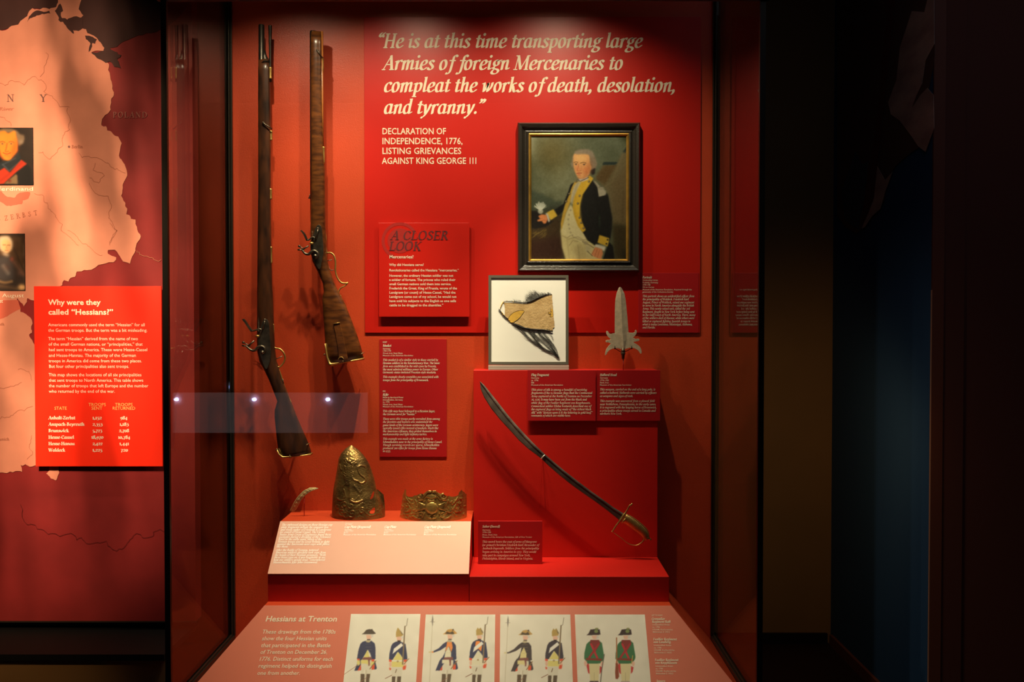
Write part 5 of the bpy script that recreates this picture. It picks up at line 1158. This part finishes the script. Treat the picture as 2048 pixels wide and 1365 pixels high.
plate((650, 880, 8.03), R1, 150, 210, 86, 1225, lambda y: edge(rowsL, y), lambda y: edge(rowsR, y), .072, mc, M['capbrass'], 'embossed_plate', smooth=lambda y: edge(rowsS, y), holes=lambda x, y: inpoly(H1, x, y) or inpoly(H2, x, y))
# low cap band
R2 = Relief((790, 970, 12.8), 2048, 1024, 6)
R2.dome((945, 600), 150, 3.6, 3)
R2.ridge([(870,425),(945,412),(1020,425)], 16, 1.6)
for i in range(9): a = -2.6+i*.28; R2.ridge([(930, 360), (930+130*math.cos(a), 345+75*math.sin(a))], 13, 2.0, False)
R2.ridge([(850,395),(930,410),(1010,395)], 14, 1.8)
for s_ in (-1, 1):
    for i in range(8):
        y0 = 460+i*26; R2.ridge([(945+s_*185, 530+i*10), (945+s_*(250), 500+i*18), (945+s_*(330+14*math.sin(i)), y0)], 13, 2.0)
    R2.ridge([(945+s_*30, 175),(945+s_*110, 175),(945+s_*190, 270),(945+s_*260, 370),(945+s_*330, 390)], 20, 2.0)
    R2.ridge([(945+s_*60, 240),(945+s_*140, 300),(945+s_*220, 390)], 10, 1.2)
    R2.ridge(spiral((945+s_*300, 290), 90, 1.4, 0, s_), 15, 1.8); R2.ridge(spiral((945+s_*290, 760), 80, 1.2, 1, s_), 12, 1.4)
    R2.ridge([(945+s_*420, 400),(945+s_*380, 500),(945+s_*360, 620),(945+s_*440, 700)], 12, 1.5); R2.ridge([(945+s_*560, 470),(945+s_*620, 400),(945+s_*660, 330)], 13, 1.6)
    R2.ridge([(945+s_*620, 500),(945+s_*570, 580),(945+s_*600, 680),(945+s_*680, 690)], 12, 1.4); R2.ridge([(945+s_*480, 800),(945+s_*400, 860),(945+s_*300, 870)], 12, 1.3)
    R2.ridge([(945+s_*60, 780),(945+s_*90, 830),(945+s_*30, 860)], 18, 1.8)
for i in range(150):
    a = RNG.rand(); x = 150+1680*RNG.rand(); y = 350+500*RNG.rand()
    if abs(x-945) < 200 and 330 < y < 780: continue
    q = RNG.rand()*6.28; l = 20+40*RNG.rand(); R2.ridge([(x, y), (x+l*math.cos(q)*.5, y+l*math.sin(q)*.5+8), (x+l*math.cos(q), y+l*math.sin(q))], 11, .8+RNG.rand()*.7)
R2.z = blur(R2.z, .4)
tp = [(120,330),(190,318),(215,250),(240,170),(255,130),(285,132),(292,215),(300,275),(340,312),(430,318),(480,300),(515,278),(545,285),(600,258),(640,240),(680,222),(715,240),(735,244),(780,205),(830,165),(880,150),(930,158),(945,150),(960,158),(1030,150),(1070,180),(1120,215),(1165,240),(1200,225),(1235,212),(1260,250),(1290,280),(1350,300),(1390,285),(1420,312),(1500,312),(1590,290),(1640,250),(1632,205),(1660,185),(1700,132),(1735,175),(1780,205),(1800,240),(1840,240)]
lc = thing('brass_cap_band', P(865, 1040, capd), 'low curved brass cap band embossed around a round central boss', 'cap plate')
txs = [p[0] for p in tp]; tys = [p[1] for p in tp]
plate((790, 970, 12.8), R2, 230, 80, 130, 735, lambda y: float(np.interp(y, [130, 330, 735], [205, 190, 128])), lambda y: float(np.interp(y, [130, 735], [1832, 1842])), .092, lc, M['bandbrass'], 'embossed_plate', topf=lambda x: float(np.interp(x, txs, tys)), amp=.0015)
# narrow fragment on its rod
v6 = (570, 960, 15.17); fd = capd + .0
sf = thing('brass_strip_fragment', P(600, 1035, fd), 'narrow curved brass strip fragment raised on a thin red rod', 'cap plate')
oa = [(140,945),(200,840),(255,730),(320,620),(400,510),(500,400),(600,310),(690,270),(760,230),(860,228),(950,235),(1015,262)]
ob = [(260,985),(350,890),(410,790),(470,690),(530,580),(610,485),(700,410),(790,350),(880,310),(940,292),(985,282),(1018,268)]
oa, ob = crom(oa, False, 5), crom(ob, False, 5); vs = []; nn = 10
for j, (a, b) in enumerate(zip(oa, ob)):
    for i in range(nn+1):
        t = i/nn; q = a+(b-a)*t; z_ = math.sin(math.pi*t)*.0012 + .0011*math.exp(-((t-.5)/.22)**2)*(math.sin(j*.62)**2) + RNG.rand()*.0003 + (.0012 if i in (1, 9) else 0)
        vs.append(P(v6[0]+q[0]/v6[2], v6[1]+q[1]/v6[2], fd) + Vector((0, -z_ - .012*math.sin(math.pi*j/len(oa)), 0)))
N = len(vs); W_ = nn+1; fs = []
for j in range(len(oa)-1):
    for i in range(nn): a = j*W_+i; fs += [(a, a+W_, a+W_+1, a+1), (N+a, N+a+1, N+a+W_+1, N+a+W_)]
obj('embossed_strip', MB().add(vs + [v + Vector((0, .0008, 0)) for v in vs], fs, True), M['palebrass'], sf)
rt = P(v6[0]+578/v6[2], v6[1]+560/v6[2], fd); rt.y += .002
obj('mount_rod', MB().tube([Vector((rt.x, rt.y, capz)), rt], .0014, 8).tube([rt, rt + Vector((.004, -.010, .006))], .0014, 8), M['redrod'], sf)
# ================================================================== MAP WALL AT THE LEFT
DM = 3.40
mpn = vplane(DM)
v1 = (0, 0, 2.729); v2 = (0, 450, 2.729); v3 = (0, 900, 2.935)
mz = mpn.uv(200, 1243)[1] + mpn.o.z
mx1 = mpn.uv(388, 700)[0]
mw = thing('map_wall_panel', (-2.2, D(DM), mz), 'large wall panel printed with a salmon and dark red map at left', 'wall map')
obj('panel', MB().box((-4.0, D(DM) + .0015, mz), (mx1, D(DM) + .06, 3.3)), M['mapred'], mw)
obj('panel_edge', MB().box((-4.0, D(DM) - .004, mz - .004), (mx1, D(DM) + .06, mz - .0005)), M['bronze'], mw)
def frac(p, amp, it=3, seed=1):
    r = np.random.RandomState(seed); p = [np.array(q, float) for q in p]
    for k in range(it):
        o = []
        for i in range(len(p)):
            a, b = p[i], p[(i+1) % len(p)]; m_ = (a+b)/2; l = np.linalg.norm(b-a)
            if l > 6 and l < 700: m_ = m_ + r.randn(2)*amp*min(l, 60)
            o += [a, m_]
        p = o
    return p
def flat(name, pts, m, e, par=mw): return obj(name, MB().prism([mpn.at(*mpn.uv(x, y), e) for x, y in pts], mpn.n*-.0004), m, par)
def pp(v, L): return [(v[0]+x/v[2], v[1]+y/v[2]) for x, y in L]
sea = pp(v1, [(-900,-600),(1060,-600),(1060,-20),(905,150),(800,180),(715,210),(660,235),(640,255),(600,262),(655,300),(640,325),(660,375),(620,345),(590,335),(500,200),(300,60),(180,45),(150,90),(100,135),(0,165),(-900,330)])
flat('sea_area', frac(sea, .05, 2, 5), M['mapsea'], .0004)
land = pp(v1, [(-900,330),(0,165),(45,158),(100,135),(150,88),(178,45),(200,50),(270,50),(305,40),(318,0),(330,-120),(420,-150),(445,0),(430,50),(455,85),(440,105),(400,92),(365,110),(400,165),(430,170),(452,155),(470,160),(500,190),(540,225),(570,262),(565,280),(520,278),(500,285),(575,330),(590,345),(600,400),(615,470),(622,520),(608,560),(605,600),(580,625),(558,650),(555,685),(580,690),(620,735),(665,782),(650,850),(668,880),(685,910),(690,970),(670,1010),(662,1070),(685,1110),(695,1140),(690,1170),(715,1195),(740,1200),(748,1240),(765,1280)]) \
     + pp(v2, [(755,90),(740,140),(710,212),(672,200),(650,165),(640,148),(590,138),(590,158),(635,178),(620,205),(560,215),(500,245),(420,255),(415,275),(385,290),(375,310),(350,302),(340,330),(200,420),(150,400),(130,445),(95,400),(88,420),(110,450),(112,475),(150,495),(178,540),(175,590),(160,600),(180,640),(300,800)]) \
     + pp(v3, [(345,60),(345,120),(330,180),(300,170),(272,140),(290,122),(280,60),(200,95),(175,100),(150,85),(132,95),(122,90),(130,130),(100,125),(60,128),(40,138),(0,135),(-900,200)])
flat('land_area', frac(land, .09, 2, 2), M['mapland'], .0010)
flat('inlet', frac(pp(v1, [(150,120),(160,90),(190,62),(240,66),(270,60),(275,75),(240,78),(200,85),(165,100)]), .08, 2, 4), M['mapsea'], .0014)
flat('inlet', frac(pp(v1, [(300,60),(330,20),(345,60),(340,100),(370,110),(400,92),(450,95),(455,150),(430,170),(400,165),(405,185),(385,170),(360,140),(320,110)]), .10, 2, 6), M['mapsea'], .0014)
flat('inlet', frac(pp(v1, [(465,195),(500,200),(530,215),(520,240),(505,235),(500,262),(485,285),(495,240),(470,215)]), .10, 2, 7), M['mapsea'], .0014)
flat('inlet', frac(pp(v1, [(498,288),(560,278),(640,285),(662,300),(635,320),(660,372),(600,335),(580,345),(530,318)]), .08, 2, 8), M['mapsea'], .0016)
flat('region_area', frac(pp(v1, [(-60,1050),(10,1045),(40,1075),(80,1080),(110,1052),(165,1050),(155,1085),(125,1095),(120,1115),(80,1120),(40,1125),(0,1100),(-60,1110)]), .06, 2, 9), M['mapregion'], .0014)
flat('region_area', frac(pp(v2, [(-100,430),(0,420),(30,412),(100,412),(115,460),(70,480),(40,500),(0,515),(-100,520)]), .05, 2, 11), M['mapregion'], .0013)
mb = MB(); mbd = MB()
rr = np.random.RandomState(5)
for v, L in ((v1, [(370,590),(375,680),(345,740),(340,800),(310,835),(270,870),(235,830),(212,835)]), (v1, [(430,835),(520,860),(600,900),(640,920),(685,945)]), (v1, [(520,890),(510,930),(570,960),(540,1000),(490,970)]), (v1, [(490,1000),(520,1055),(590,1070),(610,1120),(605,1200),(640,1260),(600,1340)]),
             (v1, [(190,1055),(240,1080),(265,1140),(310,1190),(350,1270),(430,1340)]), (v1, [(0,455),(60,440),(130,465),(170,425),(240,445),(240,500),(300,545),(380,585)]), (v1, [(220,420),(265,300),(250,290)]), (v1, [(60,690),(40,660),(0,640)]),
             (v2, [(370,30),(430,80),(500,130),(560,165)]), (v2, [(600,100),(640,30),(600,-10)]), (v2, [(750,140),(820,180),(880,190)]), (v2, [(100,790),(160,800),(175,850)]), (v2, [(0,890),(80,880),(120,860)]), (v2, [(0,1060),(60,1040),(110,1010),(180,990)]), (v2, [(150,1280),(180,1240),(160,1200),(175,1150)]),
             (v3, [(120,320),(130,380),(170,440),(300,490),(480,515),(590,545),(700,580),(760,530),(800,490),(900,485),(960,480),(1000,465)])):
    p = [np.array(q, float) for q in L]
    for k in range(3):
        o = [p[0]]
        for a, b in zip(p[:-1], p[1:]): o += [(a+b)/2 + rr.randn(2)*np.linalg.norm(b-a)*.13, b]
        p = o
    p = [mpn.uv(v[0]+x/v[2], v[1]+y/v[2]) for x, y in p]; w_ = .00075
    for a, b in zip(p[:-1], p[1:]):
        d = np.array(b)-np.array(a); l = np.linalg.norm(d)+1e-9; n_ = np.array([-d[1], d[0]])/l*w_
        (mbd if v is v3 and len(L) > 8 else mb).add([mpn.at(a[0]+n_[0], a[1]+n_[1], .0017), mpn.at(a[0]-n_[0], a[1]-n_[1], .0017), mpn.at(b[0]-n_[0], b[1]-n_[1], .0017), mpn.at(b[0]+n_[0], b[1]+n_[1], .0017)], [(0,1,2,3)])
obj('river_lines', mb, M['mapline'], mw, kind='stuff'); obj('river_lines', mbd, M['redline'], mw, kind='stuff')
lettering(mw, mpn, M['maplet'], [("N", 14, 203.5, 29, 14), ("Y", 80, 203.5, 94, 14)], 14, 'serif', wt=.9, eps=.002, name='country_lettering')
lettering(mw, mpn, M['faint'], [("POLAND", 226, 235.5, 297)], 11, 'serif', wt=.95, ls=14, eps=.002, name='country_lettering')
lettering(mw, mpn, M['mapline'], [("Berlin", 143.5, 296.5, 166)], 6, 'serif', eps=.002, name='city_lettering')
annm = MB(); annulus(annm, mpn, (138.5, 293.8), .01, 2.4, 0, 2*math.pi, .002, 16); obj('city_dot', annm, M['maplet'], mw)
lettering(mw, mpn, M['mapline'], [("Elbe River", -28, 221, 27)], 6, 'serif', shear=.2, eps=.002, name='river_lettering')
# slanting region name, letter by letter along a shallow rise
mb = MB(); txt = "ANHALT-ZERBST"; X0, Y0 = -62, 461.5; xs_ = np.linspace(-72, 69, len(txt))
for ch, x in zip(txt, xs_):
    v, f, wd = serif_line(ch, .95); y = 431 - (x-69)*-.0 + (69-x)*.175; a = mpn.uv(x, y); cm = abs(mpn.uv(x, y-9)[1]-a[1]); ca, sa = math.cos(.17), math.sin(.17)
    mb.add([mpn.at(a[0]+(p[0]*ca-p[1]*sa)*cm, a[1]+(p[0]*sa+p[1]*ca)*cm, .002) for p in v], f)
obj('region_lettering', mb, M['mapline'], mw)
lettering(mw, mpn, M['mapline'], [("Bayreuth", -18, 651, 9), ("Munich", -8, 881, 19)], 5, 'serif', eps=.002, name='city_lettering')
lettering(mw, mpn, M['cream'], [("William Ferdinand", -68, 381.7, 66.5), ("Friedrich August", -56, 595, 48.5), ("of Zerbst", -28, 606, 6.5)], 7.8, bold=0, eps=.002, name='caption_lettering')
# printed portraits
p1 = thing('portrait_print', mpn.hit(20, 371), 'upper printed portrait of a powdered man with red sash on the map', 'picture')
pA = Plane(mpn.o + mpn.n*.004, mpn.u, mpn.v)
backing('board', pA, (-62, 255.5), (66.8, 370.5), .0035, M['black'], p1)
c = Can(pA, (-61.5, 256), (66.3, 370), .9); c.view = (0, 240, 9.1); c.c = np.zeros((c.h, c.w, 3)) + np.array((24, 17, 11)) + noise2(c.h, c.w, 6, 1)[..., None]*2
c.c += (np.clip(c.xx/c.w-.6, 0, 1)*40)[..., None]*np.array((1, .7, .4))
c.poly([(-560,1200),(-500,900),(-200,760),(40,720),(380,720),(500,810),(580,900),(600,1200)], (16, 13, 12), 1.5)
c.poly([(-60,820),(60,740),(330,560),(385,690),(170,945),(-40,900)], (28, 38, 44), 1.5); c.line([(50,815),(110,870),(165,935),(380,740)], 22, (86,94,104), .7, soft=2); c.line([(60,810),(280,700)], 12, (70,90,100), .7, soft=2)
c.poly([(390,725),(495,800),(300,950),(70,1165),(-300,1200),(-300,1100),(80,870),(180,960)], (190, 52, 16), 1.2); c.line([(400,780),(200,960),(0,1120)], 20, (150,34,10), .5, soft=3)
c.poly([(70,1165),(290,985),(320,1010),(325,1170)], (128, 108, 74), 1.5); c.ell((175,1110), 30, 28, (110,40,20), 2)
c.poly([(-60,600),(60,740),(190,700),(330,560),(300,480),(-40,480)], (170,80,20), 2)
c.poly([(-80,200),(60,150),(220,160),(320,200),(360,260),(440,280),(450,350),(420,430),(340,480),(300,380),(280,230),(140,240),(-60,260)], (128, 112, 88), 2)
c.poly([(80,200),(150,240),(270,200),(300,300),(320,420),(310,560),(240,660),(180,730),(100,730),(30,650),(0,560),(-60,400),(-40,240)], (238, 150, 44), 1.5, smooth=True)
c.poly([(290,300),(320,440),(310,560),(230,680),(160,725),(220,560),(250,430)], (196, 84, 18), 5, .8); c.ell((30,320), 80, 60, (246,176,66), 6, .7)
for p in ((45,435), (205,435)): c.ell(p, 34, 13, (200,140,80), 1.5); c.ell(p, 12, 11, (50,40,34), 1); c.line([(p[0]-40, p[1]-30), (p[0], p[1]-42), (p[0]+45, p[1]-25)], 11, (130,74,30), .8, True, 1.5)
c.line([(130,430),(115,520),(100,570),(125,582),(150,570)], 12, (160,74,24), .8, True, 2); c.line([(60,600),(125,622),(190,600)], 13, (170,50,22), .9, True, 1); c.line([(90,650),(150,652)], 10, (190,96,30), .6, soft=2)
c.ell((385,400), 40, 26, (160,150,130), 3, .8); c.ell((400,300), 36, 30, (90,74,54), 4, .6)
c.build('printed_face', p1, M['print'], gain=.62, tint=(1, .9, .9), eps=.0006)
p2 = thing('portrait_print', mpn.hit(10, 582), 'lower printed portrait of a white haired man in armour on the map', 'picture')
backing('board', pA, (-70, 467.5), (50.3, 581.5), .0035, M['black'], p2)
c = Can(pA, (-69.5, 468), (49.8, 581), .9); c.view = (0, 460, 8.525); c.c = np.zeros((c.h, c.w, 3)) + np.array((74, 50, 30)) + noise2(c.h, c.w, 5, 2)[..., None]*5
c.poly([(-600,60),(500,60),(500,110),(-600,120)], (40,26,18), 4); c.line([(330,150),(350,700)], 12, (92,66,42), .6, soft=4); c.line([(230,300),(420,720)], 10, (34,22,16), .6, soft=3)
c.poly([(-400,1040),(-300,600),(-60,440),(160,430),(240,500),(330,640),(420,780),(430,1040)], (52, 40, 34), 3)
c.poly([(-100,480),(130,450),(200,540),(240,700),(230,860),(100,880),(-100,860)], (66,60,60), 4); c.line([(60,620),(140,740)], 40, (140,132,124), .7, soft=5); c.ell((120,640), 60, 40, (96,50,36), 6, .6)
c.line([(-60,860),(80,900),(200,880)], 34, (168,128,84), .8, True, 3); c.line([(-40,950),(100,970),(280,1000)], 40, (120,90,62), .7, True, 5)
c.line([(250,560),(350,700),(400,760)], 50, (110,74,56), .8, True, 5); c.ell((370,980), 60, 50, (226,176,116), 3); c.ell((340,740), 50, 30, (120,80,66), 4, .7); c.ell((205,500), 22, 36, (170,70,46), 3)
c.poly([(-10,130),(60,105),(150,110),(205,180),(215,260),(200,330),(150,370),(20,360),(-20,250)], (196, 176, 148), 2.5, smooth=True)
c.poly([(40,180),(110,165),(170,190),(185,260),(175,340),(140,390),(100,395),(50,350),(30,260)], (226, 176, 122), 2, smooth=True); c.poly([(150,200),(185,270),(160,370),(120,395)], (186,130,84), 4, .7)
for p in ((75,257), (150,262)): c.line([(p[0]-18, p[1]), (p[0]+18, p[1])], 9, (120,80,56), .8, soft=2)
c.line([(118,270),(108,310),(125,316)], 8, (180,120,80), .7, soft=2); c.line([(88,350),(140,352)], 8, (170,84,62), .8, soft=1.5)
c.poly([(40,380),(120,400),(170,440),(130,455),(50,420)], (206,182,158), 3)
c.build('printed_face', p2, M['print'], gain=.8, eps=.0006)
# bright red information board
bpl = Plane(mpn.o + mpn.n*.026, mpn.u, mpn.v)
a = bpl.uv(66, 573); b = bpl.uv(324.5, 933)
ib = thing('information_board', bpl.at((a[0]+b[0])/2, b[1]), 'bright red board explaining the name Hessians, raised off the map', 'information board')
backing('panel', bpl, (67.5, 572.8), (325, 933.5), .007, M['board'], ib, bevel=.0008)
backing('spacer', Plane(bpl.o - bpl.n*.0075, bpl.u, bpl.v), (110, 620), (280, 890), .0175, M['black'], ib)
R_ = lambda it: [(t, v2[0]+a/v2[2], v2[1]+y/v2[2], v2[0]+b/v2[2]) for t, a, y, b in it]
lettering(ib, bpl, M['cream'], R_([("Why were they", 264, 437, 550), ("called \u201cHessians?\u201d", 264, 490, 618)]), 11.2, bold=.022, name='title_lettering')
lettering(ib, bpl, M['cream'], R_([("Americans commonly used the term \u201cHessian\u201d for all", 264, 554, 790), ("the German troops. But the term was a bit misleading.", 264, 584, 804), ("The term \u201cHessian\u201d derived from the name of two", 264, 630, 753), ("of the small German nations, or \u201cprincipalities,\u201d that", 265, 660, 779), ("had sent troops to America. These were Hesse-Cassel", 266, 690, 804), ("and Hesse-Hannau. The majority of the German", 266, 721, 742), ("troops in America did come from these two places.", 266, 751, 774), ("But four other principalities also sent troops.", 267, 781, 704),
     ("This map shows the locations of all six principalities", 266, 827, 772), ("that sent troops to North America. This table shows", 267, 857, 782), ("the number of troops that left Europe and the number", 267, 887, 810), ("who returned by the end of the war.", 267, 917, 627)]), 6.6, bold=.0, name='body_lettering')
lettering(ib, bpl, M['orangelet'], R_([("STATE", 297, 1010, 365), ("TROOPS", 483, 990, 578), ("SENT", 499, 1010, 559), ("TROOPS", 628, 990, 724), ("RETURNED", 614, 1010, 738)]), 6.6, bold=.0, name='heading_lettering')
lettering(ib, bpl, M['cream'], R_([("Anhalt-Zerbst", 265, 1062, 411), ("1,152", 505, 1062, 556), ("984", 657, 1062, 696), ("Anspach-Beyreuth", 265, 1097, 461), ("2,353", 505, 1097, 560), ("1,183", 653, 1097, 703), ("Brunswick", 265, 1132, 376), ("5,723", 505, 1132, 558), ("2,708", 650, 1132, 705), ("Hesse-Cassel", 265, 1168, 405), ("18,970", 499, 1168, 565), ("10,784", 645, 1168, 711), ("Hesse-Hanau", 265, 1203, 408), ("2,422", 505, 1203, 560), ("1,441", 652, 1203, 705), ("Waldeck", 265, 1238, 356), ("1,225", 505, 1238, 559), ("720", 659, 1238, 699)]), 6.2, 'serif', wt=1.35, name='table_lettering')
# ledge and plinth under the map
zl = PZ(200, 1310, 0.0)  # only for reference
yA = D(3.40); yB = D(3.15); zl = P(200, 1309, 3.15).z
le = thing('wall_plinth', (-2.4, (yA+yB)/2, 0), 'dark ledge and olive brown plinth below the map wall', 'plinth')
obj('ledge_top', MB().box((-4.0, yB - .004, zl - .02), (mx1 - .02, yA + .06, zl)), M['black'], le)
obj('plinth_face', MB().box((-4.0, yB + .012, 0), (mx1 - .02, yB + .04, zl - .021)), M['olive'], le)
obj('recess_back', MB().box((-4.0, yA + .04, zl + .001), (mx1 - .01, yA + .06, mz - .005)), M['black'], le)
# opposite display behind the viewer: a low lit counter with three cool lamps (seen mirrored in the glass)
yo = -3.45 - .95; dd = (2.84 + 2.84 + .95)
def mir(px, py): r = ray(px, py); return EYE + r*(dd/r.y)
a, b = mir(345, 866), mir(735, 786)
od = thing('lit_counter', ((a.x+b.x)/2, yo, 0), 'low pale lit counter opposite the case, seen only as a reflection', 'counter')
obj('lit_front', MB().box((a.x, yo - .02, a.z), (b.x, yo, b.z)), M['ledpanel'], od)
obj('counter_body', MB().box((a.x + .02, yo - .5, 0), (b.x - .02, yo - .021, b.z - .02)), M['black'], od)
for px in (355, 510, 657):
    p = mir(px, 799); obj('lamp_lens', MB().ball((p.x, yo + .012, p.z), .016, 8, (1, .5, .8)), M['led'], od)
